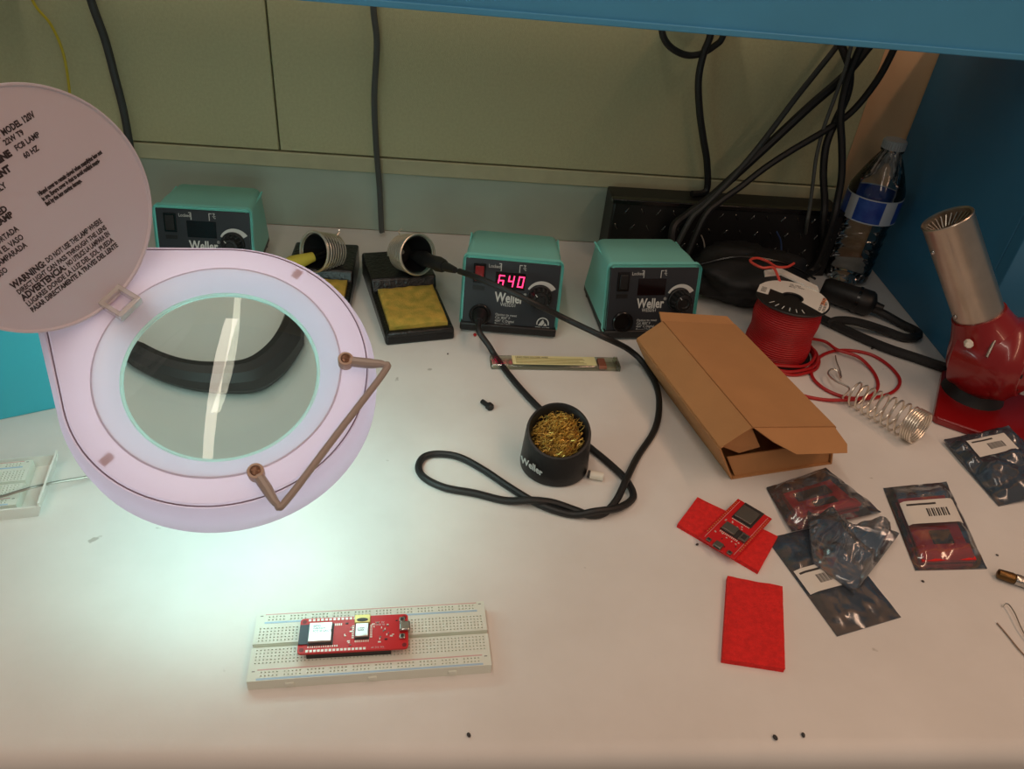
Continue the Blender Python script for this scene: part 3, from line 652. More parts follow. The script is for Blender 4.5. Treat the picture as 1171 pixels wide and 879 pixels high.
# ------------------------------------------------------------------ red boards
def pads(mb, x0, x1, y, n, w_, h_, z):
    for i in range(n):
        x = x0+(x1-x0)*i/(n-1); mb.box(x-w_, x+w_, y-h_, y+h_, z, z+.0002)
    return mb
def board_main(c, rz):
    Lx, Wy, z0 = .0755, .0285, 0
    t = thing('circuit_board', 'red microcontroller board plugged into the front breadboard', 'circuit board', (c.x, c.y, .0096), math.radians(rz))
    hx, hy = Lx/2, Wy/2; zt = .0070
    poly = []
    for (cx, cy, a0) in ((hx-.0025, hy-.0025, 0), (-hx+.0025, hy-.0025, 90), (-hx+.0025, -hy+.0025, 180), (hx-.0025, -hy+.0025, 270)):
        poly += [(cx+.0025*math.cos(math.radians(a0+k*22.5)), cy+.0025*math.sin(math.radians(a0+k*22.5))) for k in range(5)]
    p = obj('pcb', MB().prism(poly, zt-.0016, zt), 'pcb_red', t)
    for sy, x1, n in ((1, .000, 12), (-1, .0075, 16)):
        obj('pin_header', MB().box(-hx+.006, hx-.012, sy*(hy-.0016)-.0012, sy*(hy-.0016)+.0012, .0003, zt-.0016), 'black', t)
        obj('pad_row', pads(MB(), -hx+.0065, x1, sy*(hy-.0016), n, .0009, .0009, zt), 'solder', p)
    for cx, cy in ((-hx+.0028, hy-.0028), (-hx+.0028, -hy+.0028), (hx-.0028, hy-.0028), (hx-.0028, -hy+.0028)):
        obj('mount_hole', MB().lathe([(.0016, zt), (.0016, zt+.0001), (.0010, zt+.0001)], 16, T(cx, cy, 0)), 'pcb_dark', p)
    obj('antenna', MB().box(-hx+.0002, -hx+.0075, -.0075, .0085, zt, zt+.0009), 'antenna', t)
    md = obj('radio_module', MB().box(-hx+.0065, -hx+.0235, -.0085, .0088, zt, zt+.0008), 'chip', t)
    sh = obj('shield_can', MB().box(-hx+.0068, -hx+.0225, -.0072, .0082, zt+.0008, zt+.0033), 'can_metal', md, .0004)
    text('lettering', 'ESP32\nWROOM\nFCC ID 2AC7Z', .0021, 'ink', sh, T(-hx+.0095, .0045, zt+.0034), sx=1.)
    obj('pad_row', pads(MB(), -hx+.007, -hx+.0265, -.0094, 14, .0004, .0007, zt), 'solder', md); obj('pad_row', pads(MB(), -hx+.0245, -hx+.0285, .0080, 4, .0004, .0009, zt), 'solder', md)
    m2 = obj('radio_module', MB().box(.0005, .0105, -.0055, .0070, zt, zt+.0009), 'chip', t)
    obj('shield_can', MB().box(.0010, .0100, -.0045, .0062, zt+.0009, zt+.0030), 'can_metal', m2, .0004)
    text('lettering', 'u-blox\nSARA', .0018, 'ink', m2, T(.0025, .0015, zt+.0031))
    obj('pad_row', pads(MB(), .001, .010, -.0066, 9, .0003, .0009, zt), 'solder', m2)
    for x in (-.0008, .0118):
        c_ = MB()
        for k in range(7): c_.box(x-.0008, x+.0008, -.0042+k*.0016, -.0034+k*.0016, zt, zt+.0004)
        obj('pad_column', c_, 'solder', m2)
    s = MB().box(.0000, .0110, .0070, .0138, zt, zt+.0026); sk = obj('card_socket', s, mat('card_yellow', (236, 220, 140), .35, .3), t, .0004)
    obj('card_slot', MB().lathe([(.0040, 0), (.0040, .0002)], 24, T(.0055, .0092, zt+.0026) @ Matrix.Diagonal((1, .38, 1, 1))), 'chip', sk)
    us = obj('usb_port', MB().box(hx-.0062, hx+.0014, -.0012, .0062, zt, zt+.0032), 'steel', t, .0008)
    for y in (.0088, -.0052):
        b = obj('push_button', MB().box(hx-.0062, hx-.0022, y-.002, y+.002, zt, zt+.0018), 'steel', t, .0003); obj('button_cap', MB().lathe([(.0011, 0), (.0011, .0006)], 12, T(hx-.0042, y, zt+.0018)), 'chip', b)
    random.seed(11)
    for k in range(26):
        x = random.uniform(.0125, hx-.008) if k < 18 else random.uniform(-.0065, -.0022); y = random.uniform(-.010, .009)
        a, b_ = random.choice([(.0007, .00035), (.00035, .0007), (.0010, .0005)])
        obj('smd_part', MB().box(x-a, x+a, y-b_, y+b_, zt, zt+.0005), random.choice(['solder', 'solder', 'chip', 'can_dull']), t)
    text('lettering', 'RST  5V\nGND IO', .0019, 'print_white', p, T(.0145, .0075, zt+.00005)); text('lettering', 'A0  D12  SCL', .0016, 'print_white', p, T(.012, -.0128, zt+.00005))
    return t
pc = (at(347, 703.5, .0166)+at(463, 699, .0166)+at(464.7, 745.6, .0166)+at(342.8, 750, .0166))/4
board_main(pc, 4.0)

def foam(label, quad, th, mid=None):
    n = 12; P = [Vector(q) for q in quad]; mb = MB()
    def pt(i, j): s, t_ = i/n, j/n; return (P[0]*(1-s)+P[1]*s)*(1-t_)+(P[3]*(1-s)+P[2]*s)*t_
    c = sum(P, Vector((0,0,0)))/4
    top = []; 
    for j in range(n+1):
        for i in range(n+1):
            p = pt(i, j)-c; e = min(i, n-i, j, n-j); z = th-(0.0012 if e == 0 else 0)+.0006*noise.noise((p.x*120, p.y*120, th*900)); top.append((p.x, p.y, z))
    F_ = [(j*(n+1)+i, j*(n+1)+i+1, (j+1)*(n+1)+i+1, (j+1)*(n+1)+i) for j in range(n) for i in range(n)]
    edge = list(range(n+1))+[(j+1)*(n+1)-1 for j in range(1, n+1)]+[n*(n+1)+i for i in range(n-1, -1, -1)]+[j*(n+1) for j in range(n-1, 0, -1)]
    k = len(top); low = [(top[i][0], top[i][1], 0) for i in edge]; m = len(edge)
    F_ += [(edge[(i+1) % m], edge[i], k+i, k+(i+1) % m) for i in range(m)]+[tuple(range(k+m-1, k-1, -1))]
    mb.add(top+low, F_); o = obj('foam_pad', mb, 'foam_red', loc=(c.x, c.y, 0)); return tag(o, label, 'foam')
def quad_at(l, z=0): 
    r = [at(x, y, z) for x, y in l]
    for p in r: p.z = 0
    return r
foam('flat red foam rectangle lying alone at the bottom right', quad_at([(826, 753), (898, 764), (895, 670), (832, 658)], .005), .006)
foam('red foam strip lying under the loose red circuit board', quad_at([(775, 598), (868, 652), (890, 612), (798, 567)], .005), .005)
def board_loose():
    A, B, C, D = at(845, 568, .010), at(884, 590, .010), at(838, 642, .008), at(801, 612, .008)
    c = (A+B+C+D)/4; d = ((A+B)-(C+D)); rz = math.atan2(d.y, d.x)
    t = thing('circuit_board', 'loose red circuit board lying across the red foam strip', 'circuit board', (c.x, c.y, .0062), rz)
    hx, hy = .0345, .0172; p = obj('pcb', MB().box(-hx, hx, -hy, hy, 0, .0016), 'pcb_red', t, .0003); zt = .0016
    rm = obj('radio_module', MB().box(hx-.026, hx-.0005, -.0095, .0095, zt, zt+.0008), 'chip', t); obj('shield_can', MB().box(hx-.0245, hx-.0065, -.008, .0085, zt+.0008, zt+.0032), 'can_dull', rm, .0004)
    obj('pad_column', pads(MB(), -.008, .008, 0, 12, .0004, .0009, zt), 'solder', rm, M=T(hx-.0265, 0, 0) @ RZ(90))
    m2 = obj('radio_module', MB().box(-.0125, -.0010, -.0095, .0095, zt, zt+.0008), 'chip', t); obj('shield_can', MB().box(-.0118, -.0018, -.0035, .009, zt+.0008, zt+.003), 'can_dull', m2, .0004)
    obj('pad_column', pads(MB(), -.008, .008, 0, 11, .0004, .0010, zt), 'solder', m2, M=T(-.0140, 0, 0) @ RZ(90))
    sk = obj('card_socket', MB().box(-.0125, -.003, -.0145, -.0075, zt, zt+.0026), 'can_dull', t, .0003); obj('card_slot', MB().box(-.0105, -.005, -.013, -.009, zt+.0025, zt+.0028), 'chip', sk)
    us = obj('usb_port', MB().box(-hx-.001, -hx+.006, -.0035, .004, zt, zt+.003), 'can_dull', t, .0007); obj('usb_mouth', MB().box(-hx-.0012, -hx-.0009, -.0025, .003, zt+.0006, zt+.0024), 'chip', us)
    for y in (.0095, -.0105): b = obj('push_button', MB().box(-hx+.001, -hx+.0048, y-.002, y+.002, zt, zt+.0016), 'can_dull', t, .0003); obj('button_cap', MB().lathe([(.001, 0), (.001, .0006)], 12, T(-hx+.0029, y, zt+.0016)), 'chip', b)
    for sy in (1, -1):
        obj('pad_row', pads(MB(), -hx+.012, hx-.005, sy*(hy-.0014), 18, .0006, .0005, zt), 'gold', p)
        obj('edge_line', MB().box(-hx+.004, hx-.002, sy*(hy-.0031)-.0001, sy*(hy-.0031)+.0001, zt, zt+.0001), 'print_white', p)
    random.seed(5)
    for k in range(20):
        x = random.uniform(-.029, -.015) if k % 2 else random.uniform(.000, .006); y = random.uniform(-.011, .012); a, b_ = random.choice([(.0007, .0004), (.0004, .0007)])
        obj('smd_part', MB().box(x-a, x+a, y-b_, y+b_, zt, zt+.0005), random.choice(['solder', 'solder', 'chip']), t)
    return t
board_loose()

# ------------------------------------------------------------------ cardboard box
def slab(quad, th):
    P = [Vector(p) for p in quad]; n = (P[1]-P[0]).cross(P[-1]-P[0]).normalized()*th
    k = len(P); mb = MB(); v = P+[p-n for p in P]
    return mb.add([tuple(p) for p in v], [tuple(range(k)), tuple(range(2*k-1, k-1, -1))]+[((i+1) % k, i, k+i, k+(i+1) % k) for i in range(k)])
def cbox():
    t = thing('cardboard_box', 'brown cardboard box with an open front flap beside the wire spool', 'box', (.2805, .5187, 0), math.radians(13.5))
    a, c, tl, tr, br = (0, .0), (-.025, .043), (.002, .063), (.097, .050), (.112, .0)
    def pt(q, y): return (q[0], y, q[1])
    Y0, Y1 = .0, .188
    def side(name, p, q, m='cardboard', y0=Y0, y1=Y1): return obj(name, slab([pt(p, y0), pt(q, y0), pt(q, y1), pt(p, y1)][::1], .0016), m, t, smooth=False)
    side('lower_side', c, a); side('upper_side', tl, c); side('top_panel', tr, tl); side('far_side', br, tr); side('bottom', (a[0], .0017), (br[0], .0017))
    obj('back_panel', slab([pt(a, Y1-.002), pt(br, Y1-.002), pt(tr, Y1-.002), pt(tl, Y1-.002), pt(c, Y1-.002)], .0016), 'cardboard', t, smooth=False)
    obj('front_panel', slab([(.003, .002, .0017), (.110, .002, .0017), (.104, .003, .029), (-.012, .003, .027)][::1], .0016), 'cardboard', t, smooth=False)
    obj('dust_flap', slab([(-.022, .004, .042), (.0, .004, .030), (.020, .002, .036), (.004, .004, .061)], .0016), 'cardboard', t, smooth=False)
    fl = [(.004, .0, .0632), (.097, .0, .0502), (.103, -.016, .0415), (.098, -.0245, .0385), (.040, -.0235, .0455), (.020, -.012, .054)]
    obj('front_flap', slab(fl[::-1], .0014), 'cardboard', t, smooth=False)
    obj('rear_flap', slab([(.0, Y1, .0632), (.002, Y1+.012, .068), (.090, Y1+.010, .056), (.096, Y1, .0505)], .0014), 'cardboard', t, smooth=False)
cbox()
# ------------------------------------------------------------------ wire spool
def spool():
    t = thing('wire_spool', 'spool of red wire with black label disc behind the cardboard box', 'wire spool', (.4017, .7505, 0), math.radians(0))
    H = .076
    obj('bottom_flange', MB().lathe([(.010, 0), (.042, 0), (.0428, .0012), (.042, .0026), (.010, .0026)], 48), 'black', t)
    obj('core', MB().lathe([(.0145, .0026), (.0145, H-.0026)], 24), 'black', t)
    wd = MB(); n = 26
    prof = [(.0150, .003)]
    for k in range(n):
        z = .003+(H-.0066)*k/n; dz = (H-.0066)/n; b = .0372+.0010*math.sin(k*.45)
        prof += [(b-.0006, z), (b+.0004, z+dz*.3), (b+.0004, z+dz*.7), (b-.0006, z+dz)]
    prof.append((.0150, H-.003)); obj('wire_winding', wd.lathe(prof, 48), 'red_wire', t, ang=60)
    fl = obj('top_flange', MB().lathe([(.0105, H-.004), (.0105, H-.0005), (.0112, H), (.0418, H), (.0426, H-.0012), (.042, H-.0026), (.0145, H-.0026), (.0145, H-.004)], 64, cap0=False, cap1=False), 'black', t)
    obj('bore', MB().lathe([(.0104, H-.030), (.0104, H-.0305)], 24), 'black', t)
    # cream label wrapped on the right of the disc
    def sector(a0, a1, r0, r1, z0, z1, n=24):
        mb = MB()
        for i in range(n):
            a, b = [math.radians(a0+(a1-a0)*(i+j)/n) for j in (0, 1)]
            mb.prism([(r0*math.cos(a), r0*math.sin(a)), (r1*math.cos(a), r1*math.sin(a)), (r1*math.cos(b), r1*math.sin(b)), (r0*math.cos(b), r0*math.sin(b))], z0, z1)
        return mb
    lb = obj('paper_label', sector(-58, 138, .0125, .0408, H, H+.0002, 36), 'paper', fl)
    MT = T(.0215, -.030, H+.0003) @ RZ(58)
    text('lettering', 'HOOK-UP WIRE 22 AWG\nSOLID RED 100 FT', .0042, 'ink', lb, MT, sx=.8); text('lettering', 'JONARD', .0062, 'ink_orange', lb, T(.0315, -.0165, H+.0003) @ RZ(58), sx=.8, bold=.0002)
    text('lettering', 'UL 1007\nVW-1 300V\n80°C', .0036, 'ink', lb, T(.0085, .032, H+.0003) @ RZ(-32))
    for k in range(6):
        a = math.radians(205+k*13); obj('white_tick', MB().box(.029, .037, -.0005, .0005, H, H+.0002), 'print_white', fl, M=RZ(205+k*13))
    st_ = obj('barcode_sticker', MB().box(-.0065, .0065, -.0105, .0105, H, H+.0003), 'paper', fl, M=T(-.0295, .016, 0) @ RZ(-28))
    for k in range(7): obj('bar', MB().box(-.003, .003, -.0012+0, -.0004, H+.0003, H+.0004), 'ink', st_, loc=(0, -.0055+k*.002, 0))
    # loose turns slumped round the foot of the spool
    lo = MB()
    for k, (r, z, ox, oy, a0, a1) in enumerate(((.0455, .0022, .001, -.001, -150, 60), (.047, .0055, .002, -.003, -140, 40), (.0480, .0024, .0035, -.004, -120, 20), (.0445, .0088, .001, -.001, -170, 30))):
        lo.tube([(ox+r*math.cos(math.radians(a0+(a1-a0)*i/40)), oy+r*math.sin(math.radians(a0+(a1-a0)*i/40)), z+.0008*math.sin(i*.5)) for i in range(41)], .0019, 6)
    obj('loose_turns', lo, 'red_wire', t)
    # wire end looped above the flange and a pale tag on the far edge
    p = lambda x, y, z=.090: Vector(at(x, y, z))-Vector((.4017, .7505, 0))
    ed = [p(884, 306), p(872, 306), p(861, 301), p(858, 297), p(866, 295), p(878, 299), p(888, 305), p(900, 305), p(908, 301)]
    obj('wire_end', MB().tube(spline([Vector((.0, .036, H-.004)), Vector((-.004, .043, H+.004))]+ed, 6), .0016, 6), mat('wire_orange', (212, 74, 62), .4), t)
    tg = [p(874, 309, .080), p(892, 306, .080), p(935, 327, .078), p(937, 333, .078), p(893, 313, .079), p(875, 315, .080)]
    obj('edge_tag', slab([(q.x, q.y, q.z) for q in tg[::-1]], .002), 'paper', t)
spool()
zr = .0022
def z2(X, Y): return 840+X/3.66, 280+Y/3.66
rw = [at(*z2(X, Y), z) for X, Y, z in [(320,392,.012),(380,405,.006),(430,438,.0062),(520,470,.006),(580,530,zr),(600,590,zr),(565,632,.006),(480,640,zr),(390,610,zr),(330,560,zr),(325,510,zr),(370,460,zr),(450,440,zr),(560,455,zr),(640,500,zr),(690,560,zr),(672,608,zr),(600,636,zr),(480,648,.006),(380,648,zr),(300,634,zr),(262,620,zr)]]
tag(obj('red_wire_coil', MB().tube(spline(rw, 8), .0020, 8), 'red_wire'), 'loose red wire curling across the bench beside the steel spring', 'wire')
# ------------------------------------------------------------------ loose spring
def spring():
    a = at(1052, 489, .019); b = at(972, 447, .013); ax = (b-a); L = ax.length
    t = thing('steel_spring', 'loose tapered steel spring lying before the red heat gun', 'spring', M=axis_frame(a, ax))
    pts = []; n = 22
    def add(r0, r1, s0, s1, turns):
        N = int(turns*n)
        for i in range(N): u = i/N; k = len(pts); an = 2*math.pi*k/n; r = r0+(r1-r0)*u; pts.append((r*math.cos(an), r*math.sin(an), s0+(s1-s0)*u))
    add(.0178, .0178, -.002, .010, 5); add(.0178, .013, .010, L, 9)
    obj('coil', MB().tube(pts, .00115, 6), 'coil_steel', t)
    Mi = axis_frame(a, ax).inverted(); e = Vector(pts[-1])
    hk = [e]+[Mi @ at(*z2(X, Y), z) for X, Y, z in [(480,600,.014),(420,568,.012),(392,540,.010),(405,520,.009),(432,528,.008),(445,560,.006)]]
    obj('hook', MB().tube(spline(hk, 6), .0011, 6), 'coil_steel', t)
    hk = [Mi @ at(*z2(X, Y), z) for X, Y, z in [(448,552,.006),(440,520,.005),(428,490,.004),(422,462,.003)]]
    obj('tail', MB().tube(spline(hk, 6), .0006, 6), 'steel_dull', t)
spring()
# ------------------------------------------------------------------ heat gun
def heat_gun():
    B = Vector((.5785, .678, .103)); Tp = Vector((.513, .706, .2)); ax = (Tp-B).normalized(); L = (Tp-B).length
    t = thing('heat_gun', 'red heat gun with silver nozzle standing at the right edge', 'heat gun', (.60, .63, 0))
    O = Vector((.60, .63, 0)); MA = T(-O.x, -O.y, 0) @ axis_frame(B, ax)
    nz = MB().lathe([(.0245, -.01), (.0245, L-.002), (.0252, L), (.0245, L+.001), (.0222, L), (.0222, L-.03), (.0001, L-.031)], 48, cap1=False)
    n_ = obj('nozzle', nz, mat('nozzle_steel', (196, 184, 170), .32, 1., var=.06, vscale=40), t, M=MA, ang=40)
    tw = MB()
    for i in range(26):
        a = 2*math.pi*i/26; tw.tube([(.0218*math.cos(a), .0218*math.sin(a), L-.004), (.012*math.cos(a+.3), .012*math.sin(a+.3), L-.012)], .0008, 5)
    obj('nozzle_grille', tw, 'steel_dull', n_)
    for a, s in ((-60, .014), (-150, .014), (-60, L-.026), (-150, L-.026)):
        a = math.radians(a); obj('rivet', MB().sphere((.0245*math.cos(a), .0245*math.sin(a), s), .0026, 10, 6), 'steel', n_)
    # cast housing: neck flowing into a round motor body
    hb = MB().lathe([(.0268, .004), (.0275, .0), (.030, -.008), (.034, -.020), (.040, -.032), (.0455, -.046), (.047, -.058), (.045, -.072), (.038, -.084), (.024, -.091), (.001, -.093)], 40)
    h = obj('housing', hb, 'gun_red', t, M=MA, ang=60)
    D = Vector((.58, -.70, .12)).normalized(); mc = B-ax*.052
    mt = MB().lathe([(.042, -.03), (.046, -.01), (.046, .018), (.043, .028), (.036, .033), (.034, .037), (.016, .039), (.0001, .039)], 40, T(-O.x, -O.y, 0) @ axis_frame(mc, D))
    obj('motor_cover', mt, 'gun_red', t, ang=45)
    sl = MB()
    for k in range(10):
        a = 2*math.pi*k/10; MM = T(-O.x, -O.y, 0) @ axis_frame(mc, D) @ Matrix.Rotation(a, 4, 'Z'); sl.box(.019, .031, -.002, .002, .0372, .0384, MM)
    obj('intake_slots', sl, 'black', t)
    # bright strap round the neck with its bolt
    sp_ = MB(); rs = [((.0295)*math.cos(2*math.pi*i/40), (.0295)*math.sin(2*math.pi*i/40), -.006+.008*math.sin(2*math.pi*i/40)) for i in range(40)]
    bw = T(-O.x, -O.y, 0) @ axis_frame(mc, D)
    arc = [(.0472*math.cos(math.radians(a)), .0472*math.sin(math.radians(a)), .004) for a in range(40, 161, 6)]
    st_ = obj('strap', MB().tube(arc, .0016, 8), 'steel_dull', t, M=bw)
    bl = MB().lathe([(.0045, 0), (.0045, .010), (.0035, .012)], 8); q = atY(1107, 392, .652)
    obj('strap_bolt', bl, 'ivory', t, M=T(-O.x, -O.y, 0) @ axis_frame(q, (-.5, -.8, .3)))
    # handle going back out of the frame
    hp = spline([mc, mc+Vector((.07, .0, .022)), mc+Vector((.13, .01, .025)), mc+Vector((.19, .01, .005))], 6)
    obj('handle', MB().tube([(p.x-O.x, p.y-O.y, p.z) for p in hp], .02, 20, rs=[.045-.024*min(1, i/8) for i in range(len(hp))]), 'gun_red', t)
    # foot plate and post
    c0 = at(1064, 483); e_b = Vector((.835, -.55, 0)).normalized(); e_a = Vector((.55, .835, 0)).normalized()
    def fp(u_, v_): p = c0+e_b*u_+e_a*v_-O; return (p.x, p.y)
    pl = [fp(.004, 0), fp(.15, 0), fp(.15, .115), fp(.004, .115), fp(0, .111), fp(0, .004)]
    obj('foot_plate', MB().prism(pl, 0, .009), 'gun_red', t, .002)
    pc_ = mc-O; obj('foot_post', MB().lathe([(.034, .008), (.030, .016), (.024, .04)], 24, T(pc_.x, pc_.y, 0)), 'black', t)
heat_gun()
# ------------------------------------------------------------------ water bottle
def bottle():
    t = thing('water_bottle', 'empty clear water bottle with blue label in the back corner', 'bottle', (.583, .965, 0))
    prof = [(.0001, .004), (.012, .004), (.020, .0), (.029, .0015), (.0325, .006), (.0328, .012)]
    for k in range(5): z = .016+k*.0148; prof += [(.0330, z), (.0335, z+.003), (.0312, z+.0065), (.0330, z+.0105)]
    prof += [(.0336, .090), (.0362, .096), (.0364, .130), (.0368, .134), (.0358, .139), (.0330, .146), (.0265, .161), (.0190, .176), (.0136, .185), (.0125, .188), (.0150, .1885), (.0150, .1905), (.0125, .191), (.0125, .194)]
    mb = MB(); n = 48; rings = []
    for r, z in prof:
        rings.append([((r*(1+.03*noise.noise((math.cos(2*math.pi*i/n)*2, math.sin(2*math.pi*i/n)*2, z*30)) if z < .08 else r))*math.cos(2*math.pi*i/n) if z < .08 else r*math.cos(2*math.pi*i/n),
                       (r*(1+.03*noise.noise((math.cos(2*math.pi*i/n)*2, math.sin(2*math.pi*i/n)*2, z*30)) if z < .08 else r))*math.sin(2*math.pi*i/n) if z < .08 else r*math.sin(2*math.pi*i/n), z) for i in range(n)])
    obj('bottle_body', mb.loft(rings, True, False), 'bottle_film', t, ang=60)
    def band(a0, a1, z0, z1, r, m, k=0):
        b = MB(); N = max(3, int((a1-a0)/6)); 
        for i in range(N):
            a, c = [math.radians(a0+(a1-a0)*(i+j)/N) for j in (0, 1)]
            b.prism([(r*math.cos(a), r*math.sin(a)), ((r+.0003)*math.cos(a), (r+.0003)*math.sin(a)), ((r+.0003)*math.cos(c), (r+.0003)*math.sin(c)), (r*math.cos(c), r*math.sin(c))], z0, z1)
        return obj('label_band', b, m, t)
    for a0, a1, m in ((-172, -150, 'label_pale'), (-150, -92, 'label_blue'), (-92, -64, 'label_pale'), (-64, 10, 'label_blue'), (10, 100, 'label_blue'), (100, 130, 'label_pale'), (130, 188, 'label_blue')): band(a0, a1, .098, .129, .0369, m)
    band(-180, 180, .129, .1305, .0369, 'label_pale'); band(-180, 180, .0965, .098, .0369, 'label_pale')
    cp = MB(); n = 60
    cp.loft([[((.0152 if i % 2 else .0146)*math.cos(2*math.pi*i/n), (.0152 if i % 2 else .0146)*math.sin(2*math.pi*i/n), z) for i in range(n)] for z in (.1915, .2015)]+[[(.0138*math.cos(2*math.pi*i/n), .0138*math.sin(2*math.pi*i/n), .203) for i in range(n)]])
    obj('cap', cp, 'bottle_cap', t)
bottle()
# ------------------------------------------------------------------ anti-static bags
def bag(label, quad, puff, seed, film='esd_film', z0=(0,0,0,0), content=None, lab=None, crumple=.004, fold=0., fr=42):
    P = [Vector(q) for q in quad]; c = sum(P, Vector((0,0,0)))/4; n = 30
    t = thing('antistatic_bag', label, 'antistatic bag', (c.x, c.y, 0))
    def pt(s, u): return (P[0]*(1-s)+P[1]*s)*(1-u)+(P[3]*(1-s)+P[2]*s)*u-c
    def zb(s, u): return (z0[0]*(1-s)+z0[1]*s)*(1-u)+(z0[3]*(1-s)+z0[2]*s)*u
    def ztop(s, u):
        e = min(1, 6*min(s, 1-s))*min(1, 6*min(u, 1-u)); e = e*e*(3-2*e); p = pt(s, u)
        lm = 1.
        if lab: lm = .12 if (lab[0]-.03 < s < lab[1]+.03 and lab[2]-.03 < u < lab[3]+.03) else 1.
        nz = lm*abs(noise.noise((p.x*fr+seed, p.y*fr, seed)))*1.6+lm*.5*abs(noise.noise((p.x*130, p.y*130+seed, seed*2)))
        return zb(s, u)+.0006+e*puff+crumple*nz*min(1, .35+e)+fold*math.exp(-((s-.45+.3*u)**2)/.006)*e
    V = []; Fc = []
    for j in range(n+1):
        for i in range(n+1): s, u = i/n, j/n; p = pt(s, u); V.append((p.x, p.y, ztop(s, u)))
    for j in range(n+1):
        for i in range(n+1): s, u = i/n, j/n; p = pt(s, u); V.append((p.x, p.y, zb(s, u)+.0002))
    m = (n+1)*(n+1)
    for j in range(n):
        for i in range(n): a = j*(n+1)+i; Fc.append((a, a+1, a+n+2, a+n+1)); Fc.append((m+a, m+a+n+1, m+a+n+2, m+a+1))
    edge = list(range(n+1))+[(j+1)*(n+1)-1 for j in range(1, n+1)]+[n*(n+1)+i for i in range(n-1, -1, -1)]+[j*(n+1) for j in range(n-1, 0, -1)]
    Fc += [(edge[(i+1) % len(edge)], edge[i], m+edge[i], m+edge[(i+1) % len(edge)]) for i in range(len(edge))]
    obj('film', MB().add(V, Fc), film, t, ang=75)
    X = ((P[1]-P[0])+(P[2]-P[3])).normalized()
    def patch(name, s0, s1, u0, u1, dz, th, mname, par=None, k=8):
        mb = MB(); v = []; f = []
        for lay in (0, 1):
            for j in range(k+1):
                for i in range(k+1):
                    s = s0+(s1-s0)*i/k; u = u0+(u1-u0)*j/k; p = pt(s, u); v.append((p.x, p.y, dz(s, u)+(th if lay else 0)))
        mm = (k+1)*(k+1)
        for j in range(k):
            for i in range(k): a = j*(k+1)+i; f.append((mm+a, mm+a+1, mm+a+k+2, mm+a+k+1)); f.append((a, a+k+1, a+k+2, a+1))
        ed = list(range(k+1))+[(j+1)*(k+1)-1 for j in range(1, k+1)]+[k*(k+1)+i for i in range(k-1, -1, -1)]+[j*(k+1) for j in range(k-1, 0, -1)]
        f += [(ed[i], ed[(i+1) % len(ed)], mm+ed[(i+1) % len(ed)], mm+ed[i]) for i in range(len(ed))]
        return obj(name, mb.add(v, f), mname, par or t)
    if content:
        s0, s1, u0, u1 = content
        flat = lambda s, u: zb(s, u)+.0014
        b = patch('packed_board', s0, s1, u0, u1, flat, .0016, 'pcb_red')
        patch('packed_chip', s0+(s1-s0)*.15, s0+(s1-s0)*.80, u0+(u1-u0)*.55, u0+(u1-u0)*.85, lambda s, u: zb(s, u)+.003, .0018, 'can_dull', b)
        patch('packed_chip', s0+(s1-s0)*.35, s0+(s1-s0)*.75, u0+(u1-u0)*.22, u0+(u1-u0)*.42, lambda s, u: zb(s, u)+.003, .0016, 'chip', b)
        patch('packed_foam', s0-.02, s1+.02, u0-.03, u0+(u1-u0)*.2, flat, .003, 'foam_red', b)
    if lab:
        s0, s1, u0, u1 = lab
        l = patch('paper_label', s0, s1, u0, u1, lambda s, u: ztop(s, u)+.0009, .0002, 'paper', None, 16)
        for k in range(9):
            a = s0+(s1-s0)*(.40+.045*k); patch('bar', a, a+(s1-s0)*(.018 if k % 2 else .03), u0+(u1-u0)*.28, u0+(u1-u0)*.62, lambda s, u: ztop(s, u)+.0012, .0001, 'ink', l, 2)
        patch('print_line', s0+(s1-s0)*.08, s0+(s1-s0)*.62, u0+(u1-u0)*.78, u0+(u1-u0)*.86, lambda s, u: ztop(s, u)+.0012, .0001, 'ink', l, 4)
    return t
# quads: front-left, front-right, back-right, back-left
bag('flat grey antistatic bag with white barcode label, lowest of the pile', quad_at([(957, 728), (1030, 706), (945, 600), (876, 616)]), .002, 2.1, 'esd_film_dark', lab=(.03, .60, .38, .62), crumple=.0018)
bag('crumpled shiny grey antistatic bag lying across the flat one', quad_at([(930, 642), (978, 677), (1027, 612), (922, 588)], .006), .006, 5.7, 'esd_film', z0=(.004, .004, .003, .008), crumple=.016, fold=.010, fr=27)
bag('antistatic bag holding a red board beside the cardboard box flap', quad_at([(905, 608), (1007, 586), (945, 533), (877, 556)], .003), .007, 8.3, 'esd_film', z0=(.003, .003, 0, 0), content=(.15, .85, .2, .75), crumple=.005)
bag('antistatic bag with red board and white label, right of the pile', quad_at([(1048, 650), (1130, 648), (1083, 549), (1011, 556)], .003), .006, 3.9, 'esd_film', content=(.13, .85, .10, .82), lab=(.10, .92, .46, .74), crumple=.003)
bag('dark antistatic bag with white label against the heat gun foot', quad_at([(1145, 574), (1225, 560), (1150, 492), (1080, 502)], .006), .006, 6.2, 'esd_film_dark', z0=(0, .006, .011, .004), lab=(.18, .75, .60, .86), crumple=.006)

